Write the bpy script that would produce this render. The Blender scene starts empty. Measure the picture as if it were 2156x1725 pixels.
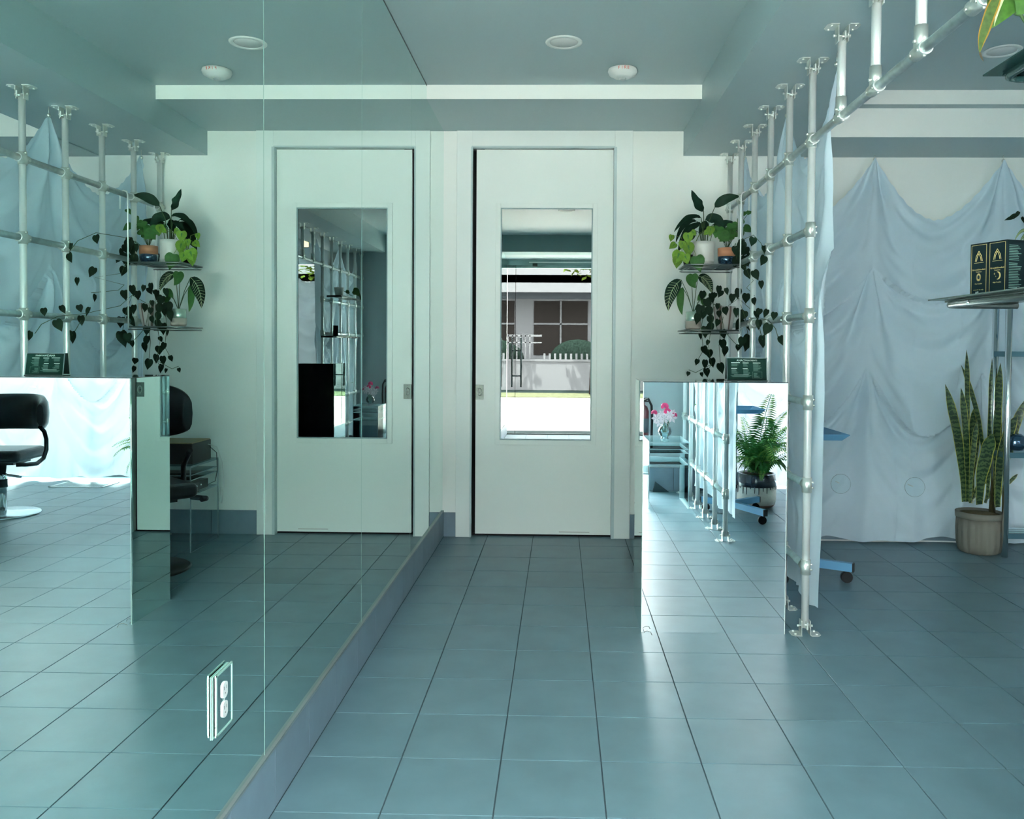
import bpy, bmesh, math, random
from mathutils import Vector, Matrix
random.seed(11)
SC = bpy.context.scene
COL = SC.collection
PI = math.pi

# ------------------------------------------------------------------ camera
F_PX, CX, CY, CAM_H = 1741.5, 1138.8, 775.3, 1.2383
yaw, pitch, roll = 0.0231, -0.0242, 0.0066
cyw, syw, cp, sp, cr, sr = (math.cos(yaw), math.sin(yaw), math.cos(pitch), math.sin(pitch), math.cos(roll), math.sin(roll))
FW = Vector((-syw*cp, cyw*cp, sp)); R0 = Vector((cyw, syw, 0)); U0 = R0.cross(FW)
RT = R0*cr + U0*sr; UP = R0*-sr + U0*cr
cam = bpy.data.cameras.new('camera'); camo = bpy.data.objects.new('camera', cam); COL.objects.link(camo)
cam.sensor_width = 36; cam.sensor_fit = 'HORIZONTAL'; cam.lens = 36*F_PX/2156
cam.shift_x = (1078-CX)/2156; cam.shift_y = (CY-862.5)/2156
cam.clip_start = 0.02; cam.clip_end = 200
camo.matrix_world = Matrix(((RT.x, UP.x, -FW.x, 0), (RT.y, UP.y, -FW.y, 0), (RT.z, UP.z, -FW.z, CAM_H), (0, 0, 0, 1)))
SC.camera = camo

# ------------------------------------------------------------------ light and exposure
vs = SC.view_settings
vs.view_transform = 'Standard'; vs.look = 'None'; vs.gamma = 1; vs.use_curve_mapping = False
vs.exposure = 3.2
w = bpy.data.worlds.new('sky'); SC.world = w; w.use_nodes = True
bgn = w.node_tree.nodes['Background']; bgn.inputs['Color'].default_value = (1.0, 0.968, 0.965, 1); bgn.inputs['Strength'].default_value = 7.0
sun = bpy.data.lights.new('sun', 'SUN'); sun.energy = 11.0; sun.angle = 0.01; sun.color = (1, 0.96, 0.9)
suno = bpy.data.objects.new('sun', sun); COL.objects.link(suno)
suno.rotation_euler = Vector((0.12, -0.46, -1.0)).to_track_quat('-Z', 'Y').to_euler()
def portal(x, y, z, sx, sz):
    l = bpy.data.lights.new('daylight_opening', 'AREA'); l.shape = 'RECTANGLE'; l.size = sx; l.size_y = sz
    l.cycles.is_portal = True
    o = bpy.data.objects.new('daylight_opening', l); COL.objects.link(o); o.location = (x, y, z); o.rotation_euler = (PI/2, 0, 0)
    o.rotation_euler = Vector((0, 1, 0)).to_track_quat('-Z', 'Z').to_euler()
portal(-0.03, -1.06, 1.19, 1.5, 2.4)
portal(2.85, -0.52, 1.2, 2.6, 2.3)
SC.cycles.max_bounces = 14; SC.cycles.diffuse_bounces = 5; SC.cycles.glossy_bounces = 7
SC.cycles.transmission_bounces = 8; SC.cycles.transparent_max_bounces = 16
SC.cycles.sample_clamp_indirect = 6; SC.cycles.caustics_reflective = True; SC.cycles.caustics_refractive = False

# ------------------------------------------------------------------ materials
MATS = {}
def mat(name, col=(.8, .8, .8), rough=.5, metal=0, trans=0, ior=1.45, emit=None, es=0, coat=0, alpha=1, vary=0, noise=0, nscale=20, bump=0, bscale=60, spec=None):
    if name in MATS: return MATS[name]
    m = bpy.data.materials.new(name); m.use_nodes = True; nt = m.node_tree; b = nt.nodes['Principled BSDF']
    b.inputs['Base Color'].default_value = (*col, 1); b.inputs['Roughness'].default_value = rough
    b.inputs['Metallic'].default_value = metal; b.inputs['Transmission Weight'].default_value = trans; b.inputs['IOR'].default_value = ior
    b.inputs['Coat Weight'].default_value = coat; b.inputs['Alpha'].default_value = alpha
    if spec is not None: b.inputs['Specular IOR Level'].default_value = spec
    if emit: b.inputs['Emission Color'].default_value = (*emit, 1); b.inputs['Emission Strength'].default_value = es
    if vary or noise:
        hsv = nt.nodes.new('ShaderNodeHueSaturation'); hsv.inputs['Color'].default_value = (*col, 1)
        add = None
        if vary:
            oi = nt.nodes.new('ShaderNodeObjectInfo'); mr = nt.nodes.new('ShaderNodeMapRange')
            mr.inputs['To Min'].default_value = 1-vary; mr.inputs['To Max'].default_value = 1+vary
            nt.links.new(oi.outputs['Random'], mr.inputs['Value']); add = mr.outputs[0]
        if noise:
            tc = nt.nodes.new('ShaderNodeNewGeometry'); n = nt.nodes.new('ShaderNodeTexNoise'); n.inputs['Scale'].default_value = nscale; n.inputs['Detail'].default_value = 4
            nt.links.new(tc.outputs['Position'], n.inputs['Vector'])
            mr2 = nt.nodes.new('ShaderNodeMapRange'); mr2.inputs['From Min'].default_value = .3; mr2.inputs['From Max'].default_value = .7
            mr2.inputs['To Min'].default_value = 1-noise; mr2.inputs['To Max'].default_value = 1+noise
            nt.links.new(n.outputs['Fac'], mr2.inputs['Value'])
            if add is not None:
                mm = nt.nodes.new('ShaderNodeMath'); mm.operation = 'MULTIPLY'; nt.links.new(add, mm.inputs[0]); nt.links.new(mr2.outputs[0], mm.inputs[1]); add = mm.outputs[0]
            else: add = mr2.outputs[0]
        nt.links.new(add, hsv.inputs['Value']); nt.links.new(hsv.outputs[0], b.inputs['Base Color'])
    if bump:
        tc = nt.nodes.new('ShaderNodeNewGeometry'); n = nt.nodes.new('ShaderNodeTexNoise'); n.inputs['Scale'].default_value = bscale; n.inputs['Detail'].default_value = 3
        nt.links.new(tc.outputs['Position'], n.inputs['Vector']); bp = nt.nodes.new('ShaderNodeBump'); bp.inputs['Strength'].default_value = bump; bp.inputs['Distance'].default_value = .002
        nt.links.new(n.outputs['Fac'], bp.inputs['Height']); nt.links.new(bp.outputs[0], b.inputs['Normal'])
    MATS[name] = m; return m

def thin_glass(name, tint, refl=.08):
    m = bpy.data.materials.new(name); m.use_nodes = True; nt = m.node_tree; nt.nodes.clear()
    o = nt.nodes.new('ShaderNodeOutputMaterial'); mx = nt.nodes.new('ShaderNodeMixShader'); t = nt.nodes.new('ShaderNodeBsdfTransparent'); g = nt.nodes.new('ShaderNodeBsdfGlossy')
    lw = nt.nodes.new('ShaderNodeLayerWeight'); lw.inputs['Blend'].default_value = refl*2
    t.inputs['Color'].default_value = (*tint, 1); g.inputs['Roughness'].default_value = .0; g.inputs['Color'].default_value = (.9, .95, .95, 1)
    nt.links.new(lw.outputs['Fresnel'], mx.inputs[0]); nt.links.new(t.outputs[0], mx.inputs[1]); nt.links.new(g.outputs[0], mx.inputs[2]); nt.links.new(mx.outputs[0], o.inputs[0])
    MATS[name] = m; return m

def cloth_mat(name, col, see=.12, trans=.45):
    m = bpy.data.materials.new(name); m.use_nodes = True; nt = m.node_tree; nt.nodes.clear()
    o = nt.nodes.new('ShaderNodeOutputMaterial'); d = nt.nodes.new('ShaderNodeBsdfDiffuse'); t = nt.nodes.new('ShaderNodeBsdfTranslucent'); tr = nt.nodes.new('ShaderNodeBsdfTransparent')
    a = nt.nodes.new('ShaderNodeMixShader'); b = nt.nodes.new('ShaderNodeMixShader')
    for n in (d, t): n.inputs['Color'].default_value = (*col, 1)
    a.inputs[0].default_value = trans; b.inputs[0].default_value = see
    nt.links.new(d.outputs[0], a.inputs[1]); nt.links.new(t.outputs[0], a.inputs[2]); nt.links.new(a.outputs[0], b.inputs[1]); nt.links.new(tr.outputs[0], b.inputs[2]); nt.links.new(b.outputs[0], o.inputs[0])
    MATS[name] = m; return m

paint = mat('wall_paint', (.86, .88, .84), .6, bump=.15, bscale=180)
ceil_shaded = mat('ceiling_paint_shaded', (.375, .48, .495), .42, bump=.12, bscale=120)  # shade put into the colour; same paint as the lighter step fronts
trimp = mat('trim_paint', (.82, .86, .83), .4)
doorp = mat('door_paint', (.82, .86, .82), .38)
tilem = mat('floor_tile', (.102, .182, .215), .37, vary=.05, noise=.09, nscale=7, bump=.05, bscale=40, spec=.85)
grout = mat('grout', (.05, .085, .10), .8)
basem = mat('baseboard_tile', (.185, .26, .315), .42, vary=.04, noise=.07, nscale=9)
mirr = mat('wall_mirror', (.75, .92, .88), 0.0, 1)
mirrb = mat('plinth_mirror', (.90, .97, .98), 0.0, 1)
mirrd = mat('door_mirror', (.215, .23, .225), 0.0, 1)
edgeg = mat('glass_edge', (.34, .56, .49), .35)
alum = mat('aluminium_pipe', (.93, .94, .92), .32, .45)
galv = mat('galvanised_rail', (.52, .60, .60), .33, .85, noise=.12, nscale=30)
fitm = mat('galvanised_fitting', (.72, .75, .70), .32, .7)
chrome = mat('chrome', (.85, .87, .87), .08, 1)
darkm = mat('dark_metal', (.05, .06, .06), .3, .7)
blackm = mat('black_plastic', (.012, .014, .016), .4)
leather = mat('black_leather', (.016, .02, .024), .3, bump=.3, bscale=150)
voidm = mat('dark_void', (.004, .005, .006), .9)
white = mat('white_plastic', (.74, .75, .72), .45)
redm = mat('red_print', (.7, .06, .04), .5)
bluem = mat('blue_enamel', (.14, .36, .58), .35, coat=.2)
acry = thin_glass('clear_acrylic', (.975, .99, .99), .025)
glassm = thin_glass('window_glass', (.93, .96, .96), .05)
acedge = mat('acrylic_edge', (.60, .76, .80), .3, alpha=.35)
goldm = mat('gold_foil', (.75, .55, .22), .35, .6)
boxm = mat('black_carton', (.006, .014, .017), .5, spec=.12)
signm = mat('green_card', (.010, .045, .034), .5, spec=.1)
inkw = mat('white_ink', (.75, .85, .78), .6)
inkd = mat('pale_ink', (.16, .28, .24), .6)
soil = mat('soil', (.05, .035, .02), .9, noise=.4, nscale=120)
cloth = cloth_mat('blue_voile', (.74, .865, .95), .06, .28)
clothw = cloth_mat('window_voile', (.80, .85, .92), .004, .056)
def leafm(name, c, c2=None, rough=.4, vary=.2, stripes=0):
    return mat(name, c, rough+.15, vary=vary, noise=.15, nscale=60, spec=.18)
lf_dark = leafm('dark_leaf', (.008, .032, .018), rough=.38)
lf_phil = leafm('philodendron_leaf', (.008, .026, .013), rough=.5)
lf_lime = leafm('lime_leaf', (.15, .28, .035), rough=.4)
lf_mid = leafm('green_leaf', (.06, .17, .045), rough=.4)
lf_fern = leafm('fern_leaf', (.085, .31, .085), rough=.5)
lf_fern2 = leafm('fern_tip', (.26, .52, .11), rough=.5)
lf_yel = leafm('yellow_edge', (.48, .46, .10), rough=.45)
lf_cream = leafm('cream_vein', (.62, .72, .42), rough=.45)
stemm = mat('stem', (.05, .10, .03), .5)

def striped(name, c1, c2, scale, axis='Z', lo=.45, hi=.6):
    m = bpy.data.materials.new(name); m.use_nodes = True; nt = m.node_tree; b = nt.nodes['Principled BSDF']; b.inputs['Roughness'].default_value = .35
    g = nt.nodes.new('ShaderNodeTexCoord'); wv = nt.nodes.new('ShaderNodeTexWave'); wv.bands_direction = axis; wv.inputs['Scale'].default_value = scale; wv.inputs['Distortion'].default_value = 6; wv.inputs['Detail'].default_value = 3; wv.inputs['Detail Scale'].default_value = 4
    cr_ = nt.nodes.new('ShaderNodeValToRGB'); cr_.color_ramp.elements[0].position = lo; cr_.color_ramp.elements[1].position = hi
    cr_.color_ramp.elements[0].color = (*c1, 1); cr_.color_ramp.elements[1].color = (*c2, 1)
    nt.links.new(g.outputs['Object'], wv.inputs['Vector']); nt.links.new(wv.outputs['Fac'], cr_.inputs[0]); nt.links.new(cr_.outputs[0], b.inputs['Base Color'])
    MATS[name] = m; return m
lf_snake = striped('snake_leaf', (.010, .04, .018), (.075, .13, .05), 11)

# ------------------------------------------------------------------ helpers
def at(u, v, Y):
    d = FW + RT*((u-CX)/F_PX) - UP*((v-CY)/F_PX); t = Y/d.y
    return Vector((0, 0, CAM_H)) + d*t
def atx(u, v, X):
    d = FW + RT*((u-CX)/F_PX) - UP*((v-CY)/F_PX); t = X/d.x
    return Vector((0, 0, CAM_H)) + d*t

class MB:
    def __init__(s): s.b = bmesh.new(); s.mi = 0
    def _f(s, vs):
        try: f = s.b.faces.new(vs); f.material_index = s.mi; return f
        except ValueError: return None
    def box(s, x0, x1, y0, y1, z0, z1, M=None):
        p = [Vector((x, y, z)) for x in (x0, x1) for y in (y0, y1) for z in (z0, z1)]
        if M is not None: p = [M @ q for q in p]
        v = [s.b.verts.new(q) for q in p]
        for f in ((0, 1, 3, 2), (4, 6, 7, 5), (0, 4, 5, 1), (2, 3, 7, 6), (0, 2, 6, 4), (1, 5, 7, 3)): s._f([v[i] for i in f])
        return s
    def poly(s, pts, z0, z1, M=None):
        a = [Vector((x, y, z0)) for x, y in pts]; c = [Vector((x, y, z1)) for x, y in pts]
        if M is not None: a = [M @ q for q in a]; c = [M @ q for q in c]
        a = [s.b.verts.new(q) for q in a]; c = [s.b.verts.new(q) for q in c]; n = len(pts)
        s._f(a[::-1]); s._f(c)
        for i in range(n): s._f([a[i], a[(i+1) % n], c[(i+1) % n], c[i]])
        return s
    def tube(s, pts, r, n=10, cap=True, r1=None):
        pts = [Vector(p) for p in pts]; rings = []; nn = len(pts); up = None
        for i, p in enumerate(pts):
            t = (pts[min(i+1, nn-1)] - pts[max(i-1, 0)]).normalized()
            if up is None: up = Vector((0, 0, 1)) if abs(t.z) < .9 else Vector((1, 0, 0))
            a = t.cross(up).normalized(); bb = a.cross(t).normalized(); up = bb
            rr = r if r1 is None else r+(r1-r)*i/(nn-1)
            rings.append([s.b.verts.new(p + a*math.cos(2*PI*k/n)*rr + bb*math.sin(2*PI*k/n)*rr) for k in range(n)])
        for a, c in zip(rings, rings[1:]):
            for k in range(n): 
                f = s._f([a[k], a[(k+1) % n], c[(k+1) % n], c[k]])
                if f: f.smooth = True
        if cap: s._f(rings[0][::-1]); s._f(rings[-1])
        return s
    def lathe(s, prof, n=24, c=(0, 0, 0), fl=None):
        rings = []
        for r, z in prof:
            rings.append([s.b.verts.new((c[0]+math.cos(2*PI*k/n)*r*(fl(k, n) if fl else 1), c[1]+math.sin(2*PI*k/n)*r*(fl(k, n) if fl else 1), c[2]+z)) for k in range(n)])
        for a, d in zip(rings, rings[1:]):
            for k in range(n):
                f = s._f([a[k], a[(k+1) % n], d[(k+1) % n], d[k]])
                if f: f.smooth = True
        s._f(rings[0][::-1]); s._f(rings[-1]); return s
    def ball(s, c, r, n=12, m=8, sc=(1, 1, 1)):
        c = Vector(c); top = s.b.verts.new(c+Vector((0, 0, r*sc[2]))); bot = s.b.verts.new(c-Vector((0, 0, r*sc[2]))); R = []
        for j in range(1, m):
            a = PI*j/m; R.append([s.b.verts.new(c+Vector((math.sin(a)*math.cos(2*PI*k/n)*r*sc[0], math.sin(a)*math.sin(2*PI*k/n)*r*sc[1], math.cos(a)*r*sc[2]))) for k in range(n)])
        for k in range(n):
            for f in ([top, R[0][k], R[0][(k+1) % n]], [bot, R[-1][(k+1) % n], R[-1][k]]):
                g = s._f(f)
                if g: g.smooth = True
        for a, d in zip(R, R[1:]):
            for k in range(n):
                f = s._f([a[k], d[k], d[(k+1) % n], a[(k+1) % n]])
                if f: f.smooth = True
        return s
    def mesh(s, name, mats):
        bmesh.ops.recalc_face_normals(s.b, faces=s.b.faces[:])
        me = bpy.data.meshes.new(name); s.b.to_mesh(me); s.b.free()
        for m in (mats if isinstance(mats, (list, tuple)) else [mats]): me.materials.append(m)
        return me
    def build(s, name, mats, parent=None, bevel=0, loc=None):
        return link(name, s.mesh(name, mats), parent, bevel, loc)
def link(name, me, parent=None, bevel=0, loc=None):
    o = bpy.data.objects.new(name, me); COL.objects.link(o)
    if parent: o.parent = parent
    if loc is not None: o.location = loc
    if bevel:
        b = o.modifiers.new('b', 'BEVEL'); b.width = bevel; b.segments = 2; b.limit_method = 'ANGLE'
    return o
def tag(o, label, cat, group=None, kind=None):
    o['label'] = label; o['category'] = cat
    if group: o['group'] = group
    if kind: o['kind'] = kind
    return o
def thing(name, label, cat, loc=(0, 0, 0), rz=0, group=None):
    o = bpy.data.objects.new(name, None); COL.objects.link(o); o.location = loc; o.rotation_euler = (0, 0, rz); o.empty_display_size = .05
    return tag(o, label, cat, group)
def struct(o): o['kind'] = 'structure'; return o
def bx(name, m, x0, x1, y0, y1, z0, z1, parent=None, bevel=0): return MB().box(x0, x1, y0, y1, z0, z1).build(name, m, parent, bevel)
def copy_tree(o, parent=None):
    c = o.copy(); COL.objects.link(c)
    if parent: c.parent = parent
    for ch in list(KIDS.get(o.name, [])) or list(o.children): copy_tree(ch, c)
    return c
KIDS = {}
def text(name, body, size, m, M, parent=None, ext=.0003, align='CENTER'):
    cu = bpy.data.curves.new(name, 'FONT'); cu.body = body; cu.size = size; cu.extrude = ext; cu.align_x = align; cu.align_y = 'CENTER'; cu.resolution_u = 2
    t = bpy.data.objects.new(name, cu); COL.objects.link(t); bpy.context.view_layer.update()
    me = bpy.data.meshes.new_from_object(t); bpy.data.objects.remove(t); me.materials.clear(); me.materials.append(m)
    me.transform(M); return link(name, me, parent)

# ------------------------------------------------------------------ room dimensions
XM = -.763; YB = 5.38; XR = 4.2; YD = -1.0
ZM = 2.72; ZS = 2.64; ZB = 2.482; XB0 = .785; XB1 = 1.49; YF = 4.69; YR = 4.87

# floor with tiles as parts
floor = struct(bx('floor', grout, XM-.1, XR+.1, YD-.1, YB+.35, -.12, -.004))
T = .3; G = .0022; OX, OY = -.4687, 2.1547
def tile_mesh(sx, sy):
    m = MB(); b = .00025
    x0, x1, y0, y1 = G, sx-G, G, sy-G
    lo = [m.b.verts.new(p) for p in ((x0, y0, -.004), (x1, y0, -.004), (x1, y1, -.004), (x0, y1, -.004))]
    mi = [m.b.verts.new(p) for p in ((x0, y0, -b), (x1, y0, -b), (x1, y1, -b), (x0, y1, -b))]
    hi = [m.b.verts.new(p) for p in ((x0+b, y0+b, 0), (x1-b, y0+b, 0), (x1-b, y1-b, 0), (x0+b, y1-b, 0))]
    m._f(hi)
    for a, c in ((lo, mi), (mi, hi)):
        for i in range(4): m._f([a[i], a[(i+1) % 4], c[(i+1) % 4], c[i]])
    return m.mesh('tile', tilem)
full = tile_mesh(T, T); cache = {}
cells = []
xs = [OX + T*i for i in range(-1, 17)]; ys = [OY + T*j for j in range(-11, 12)]
for x in xs:
    for y in ys:
        x0, x1, y0, y1 = max(x, XM+.008), min(x+T, XR), max(y, YD), min(y+T, YB+.04)
        if x1-x0 < .02 or y1-y0 < .02: continue
        cells.append((x0, x1, y0, y1))
def cellkey(c):
    x, y = (c[0]+c[1])/2, (c[2]+c[3])/2
    inside = y > 1.7 and abs(x)/y < .6
    return (0 if inside else 1, (x-.4)**2 + (y-1.5)**2)
cells.sort(key=cellkey)
rest = MB()
for i, (x0, x1, y0, y1) in enumerate(cells):
    if i < 298:
        k = (round(x1-x0, 3), round(y1-y0, 3))
        me = full if k == (.3, .3) else cache.setdefault(k, None) or cache.__setitem__(k, tile_mesh(*k)) or cache[k]
        link('tile', me, floor, loc=(x0, y0, 0))
    else: rest.box(x0+G, x1-G, y0+G, y1-G, -.004, 0)
ro = rest.build('tile_field', tilem, floor); ro['kind'] = 'stuff'

# walls
wl = struct(bx('wall_left', paint, XM-.15, XM-.008, YD-.2, YB+.35, -.1, ZM+.1))
m = MB()                                  # back wall with the door opening
DX0, DX1, DZ = -.58, .345, 2.535
m.box(XM-.008, DX0-.005, YB, YB+.14, 0, ZM); m.box(DX1, XR, YB, YB+.14, 0, ZM); m.box(DX0-.005, DX1, YB, YB+.14, DZ, ZM)
struct(m.build('wall_back', paint))
struct(bx('wall_right', paint, XR, XR+.15, -.6, YB+.2, -.1, ZM+.1))
m = MB()                                   # street side: stub between door and window, lintels
m.box(.72, 1.55, -.42, -.05, 0, ZM); m.box(.72, .84, YD-.1, -.42, 0, ZM)
m.box(1.55, XR, -.56, -.42, 2.36, ZM)
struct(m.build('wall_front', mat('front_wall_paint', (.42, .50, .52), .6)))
struct(bx('ceiling_entry', ceil_shaded, XM-.15, .72, YD, -.42, 2.5, 2.6))
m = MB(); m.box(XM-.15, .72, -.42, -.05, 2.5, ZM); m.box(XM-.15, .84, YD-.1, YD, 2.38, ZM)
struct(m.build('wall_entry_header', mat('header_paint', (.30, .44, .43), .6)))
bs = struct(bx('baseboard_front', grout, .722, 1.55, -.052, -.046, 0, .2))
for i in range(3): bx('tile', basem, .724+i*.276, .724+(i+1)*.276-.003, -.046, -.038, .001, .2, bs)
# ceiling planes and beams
def ceil_lit_front(o):
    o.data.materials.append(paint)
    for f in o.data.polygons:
        if f.normal.y < -.5: f.material_index = 1  # window-facing fronts coloured lighter, daylight painted onto the one ceiling paint
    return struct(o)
ce = struct(bx('ceiling', ceil_shaded, XM-.1, XR, -.5, YB+.1, ZM, ZM+.12))
ceil_lit_front(bx('ceiling_soffit', ceil_shaded, XM-.005, XB0, YF, YB+.02, ZS, ZM))
struct(bx('ceiling_beam', ceil_shaded, XB0, XB1, -.42, YB+.02, ZB, ZM+.01))
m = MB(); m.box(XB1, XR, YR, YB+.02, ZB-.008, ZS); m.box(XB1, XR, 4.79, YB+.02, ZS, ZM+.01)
ceil_lit_front(m.build('ceiling_step', ceil_shaded))
# roof slab and street canopy edge above the shop (keeps daylight out of the room)
struct(bx('roof', paint, XM-1.2, XR+.4, YD-.25, YB+.5, ZM+.12, ZM+.4))

# baseboards
bl = struct(bx('baseboard_left', grout, XM-.008, XM-.003, YD, YB, 0, .162))
y = OY+.02-11*T
while y < YB-.02:
    y0, y1 = max(y, YD), min(y+T, YB)
    if y1-y0 > .03: bx('tile', basem, XM-.004, XM+.008, y0+.001, y1-.001, .001, .161, bl)
    y += T
tr = struct(bx('trim_1', mat('channel', (.30, .34, .34), .35, .6), XM-.008, XM+.009, YD, YB, .1615, .1700))
tr2 = struct(bx('trim_2', darkm, XM-.006, XM+.0015, YD, YB, ZM-.006, ZM))
bb = struct(bx('baseboard_back', grout, XM+.008, XR, YB-.006, YB, 0, .158))
segs = [(XM+.008, -.676)] + [(.46+.3*i, .46+.3*(i+1)) for i in range(12)]
# the board is interrupted by the door casing
bpy.data.objects.remove(bb)
m = MB(); m.box(XM+.008, -.676, YB-.004, YB, 0, .158); m.box(.455, XR, YB-.004, YB, 0, .158)
bb = struct(m.build('baseboard_back', grout))
for a, c in segs: bx('tile', basem, a+.001, c-.0015, YB-.012, YB-.004, .001, .158, bb)

# wall mirrors
names = [('edge of the entry recess', -.98, 1.04), ('with the power outlet set in it', 1.04, 2.115), ('facing the mirrored plinth', 2.115, 3.165), ('that shows most of the door glass', 3.165, 4.205), ('narrow one against the door wall', 4.205, YB)]
for nm, a, c in names:
    o = MB(); o.box(XM-.006, XM, a+.0022, c-.0022, .1708, ZM-.006); 
    o = o.build('mirror_panel', [mirr, edgeg]); tag(o, 'tall frameless green-tinted wall mirror panel, '+nm if not nm.startswith('edge') else 'tall frameless wall mirror panel at the edge of the entry recess', 'mirror', None)
    for f in o.data.polygons:
        if abs(f.normal.x) < .5: f.material_index = 1

# outlet on the mirror
t = thing('power_outlet', 'clear glass outlet plate with two round white sockets on mirror', 'outlet', (XM, 1.832, .438))
bx('back_plate', edgeg, .0005, .003, -.046, .046, -.07, .07, t, .0006)
bx('spacer', voidm, .003, .007, -.040, .042, -.064, .066, t)
bx('cover_plate', mirr, .007, .0095, -.042, .048, -.066, .072, t)
m = MB()
for y0, y1, z0, z1 in ((-.042, -.038, -.066, .072), (.044, .048, -.066, .072), (-.042, .048, -.066, -.062), (-.042, .048, .068, .072)): m.box(.0095, .0108, y0, y1, z0, z1)
m.build('bevelled_rim', edgeg, t)
for z in (-.02, .024):
    m = MB(); M = Matrix.Translation((.0095, .002, z)) @ Matrix.Rotation(PI/2, 4, 'Y')
    n = 20; m.poly([(math.cos(2*PI*k/n)*.0185, max(-.0135, min(.0135, math.sin(2*PI*k/n)*.0185))) for k in range(n)], 0, .003, M); so = m.build('socket', white, t)
    m = MB()
    for dy in (-.006, .006): m.box(.0125, .0128, .002+dy-.0008, .002+dy+.0008, z+.001, z+.009)
    m.box(.0125, .0128, .0005, .0035, z-.009, z-.006); m.build('slot', darkm, so)
MB().lathe([(.003, 0), (.003, .0012)], 10).build('screw', chrome, t, loc=(.0105, .002, .002)).rotation_euler = (0, PI/2, 0)

# ------------------------------------------------------------------ sliding door with mirror glass
d = struct(bpy.data.objects.new('door_1', None)); COL.objects.link(d); d.location = (0, YB, 0)
px0, px1, pz0, pz1 = -.393, .207, .634, 2.149
m = MB(); Y0, Y1 = .028, .068
dx0, dx1, dz0, dz1 = -.552, .338, .014, 2.527
for a in ((dx0, px0, dz0, dz1), (px1, dx1, dz0, dz1), (px0, px1, dz0, pz0), (px0, px1, pz1, dz1)): m.box(a[0], a[1], Y0, Y1, a[2], a[3])
m.build('door_leaf', doorp, d)
m = MB(); q = .032
for x0, x1, z0, z1 in ((px0-q, px0, pz0-q, pz1+q), (px1, px1+q, pz0-q, pz1+q), (px0, px1, pz0-q, pz0), (px0, px1, pz1, pz1+q)): m.box(x0, x1, Y0-.007, Y0, z0, z1)
m.build('glazing_bead', doorp, d, .002)
m = MB(); q = .007
for x0, x1, z0, z1 in ((px0, px0+q, pz0, pz1), (px1-q, px1, pz0, pz1), (px0+q, px1-q, pz0, pz0+q), (px0+q, px1-q, pz1-q, pz1)): m.box(x0, x1, Y0-.002, Y0+.006, z0, z1)
m.build('inner_bead', mat('grey_trim', (.30, .40, .41), .4), d)
bx('mirror_pane', mirrd, px0+.003, px1-.003, Y0+.006, Y0+.010, pz0+.003, pz1-.003, d)
h = bx('flush_pull', mat('pewter', (.10, .12, .11), .35, .8), -.552, -.500, Y0-.004, Y0+.001, .899, .995, d, .001)
m = MB(); M = Matrix.Translation((-.526, Y0-.005, .947)) @ Matrix.Rotation(PI/2, 4, 'X')
ring = [(-.526+math.cos(2*PI*k/20)*.014, Y0-.006, .947+max(-1, min(1, math.sin(2*PI*k/20)))*.024) for k in range(21)]
m.tube(ring, .0035, 6, False); m.build('pull_ring', mat('pewter_lt', (.25, .28, .26), .3, .9), h)
m = MB()
for z in (.908, .986): m.tube([(-.526, Y0-.006, z), (-.526, Y0-.003, z)], .003, 8)
m.tube([(-.526, Y0-.0085, .945), (-.526, Y0-.002, .945)], .006, 8); m.build('screw', darkm, h)
bx('scuff', mat('scuff', (.25, .22, .18), .8), .0, .20, Y0-.0008, Y0, .030, .033, d)
bx('pocket', voidm, DX0, dx0-.002, .07, .1, 0, DZ, d); bx('threshold', voidm, dx0-.02, DX1, .05, .07, 0, .013, d)
bx('top_track', darkm, DX0, -.5, .03, .068, 2.528, 2.536, d)
# dark space behind the door
bx('backing', voidm, DX0-.1, DX1+.1, .16, .18, 0, DZ+.1, d)
c = struct(bpy.data.objects.new('trim_3', None)); COL.objects.link(c); c.location = (0, YB, 0)
for nm, a in (('casing_side', (-.676, DX0, 0, ZS)), ('casing_side', (DX1, .46, 0, ZS)), ('casing_head', (DX0, DX1, DZ, ZS))):
    bx(nm, trimp, a[0], a[1], -.016, .0, a[2], a[3], c, .002)
for x0, x1 in ((DX0-.004, DX0+.006), (DX1-.006, DX1+.012)): bx('inner_stop', mat('stop_paint', (.52, .62, .62), .4), x0, x1, -.020, .027, 0, DZ, c)
bx('inner_stop', mat('stop_paint'), DX0, DX1, -.019, .027, DZ-.004, DZ+.006, c)

# ------------------------------------------------------------------ ceiling fixtures
def ceil_light(x, y, r, lab):
    t = thing('recessed_light', lab, 'ceiling light', (x, y, ZM), 0, None)
    MB().lathe([(r, 0), (r, -.003), (r*.96, -.006), (r*.78, -.006), (r*.74, -.003), (r*.74, 0)], 32).build('trim_ring', white, t)
    MB().lathe([(r*.74, -.001), (r*.72, -.0035), (.001, -.0042)], 32).build('diffuser', mat('diffuser', (.72, .72, .70), .5), t)
ceil_light(.008, 4.04, .09, 'round white recessed ceiling light above the path to the door')
ceil_light(2.17, 4.17, .09, 'round recessed ceiling light over the curtained side, beyond the pipe rail')
ceil_light(.06, 1.9, .09, 'round recessed ceiling light seen only in the door glass')
t = thing('smoke_detector', 'white round smoke detector lettered FIRE in red', 'smoke detector', (.32, 4.42, ZM))
MB().lathe([(.060, 0), (.075, -.006), (.078, -.018), (.070, -.034), (.052, -.043), (.05, -.046), (.030, -.052), (.001, -.053)], 36).build('body', white, t)
MB().lathe([(.018, -.050), (.017, -.058), (.010, -.062), (.001, -.063)], 18).build('sensor', mat('sensor', (.45, .48, .48), .3), t)
for i, chh in enumerate('FIRE'):
    a = (i-1.5)*.21; M = Matrix.Rotation(a, 4, 'Z') @ Matrix.Translation((0, -.0792, -.020)) @ Matrix.Rotation(PI/2+.12, 4, 'X')
    text('letter', chh, .0215, redm, M, t)
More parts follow.
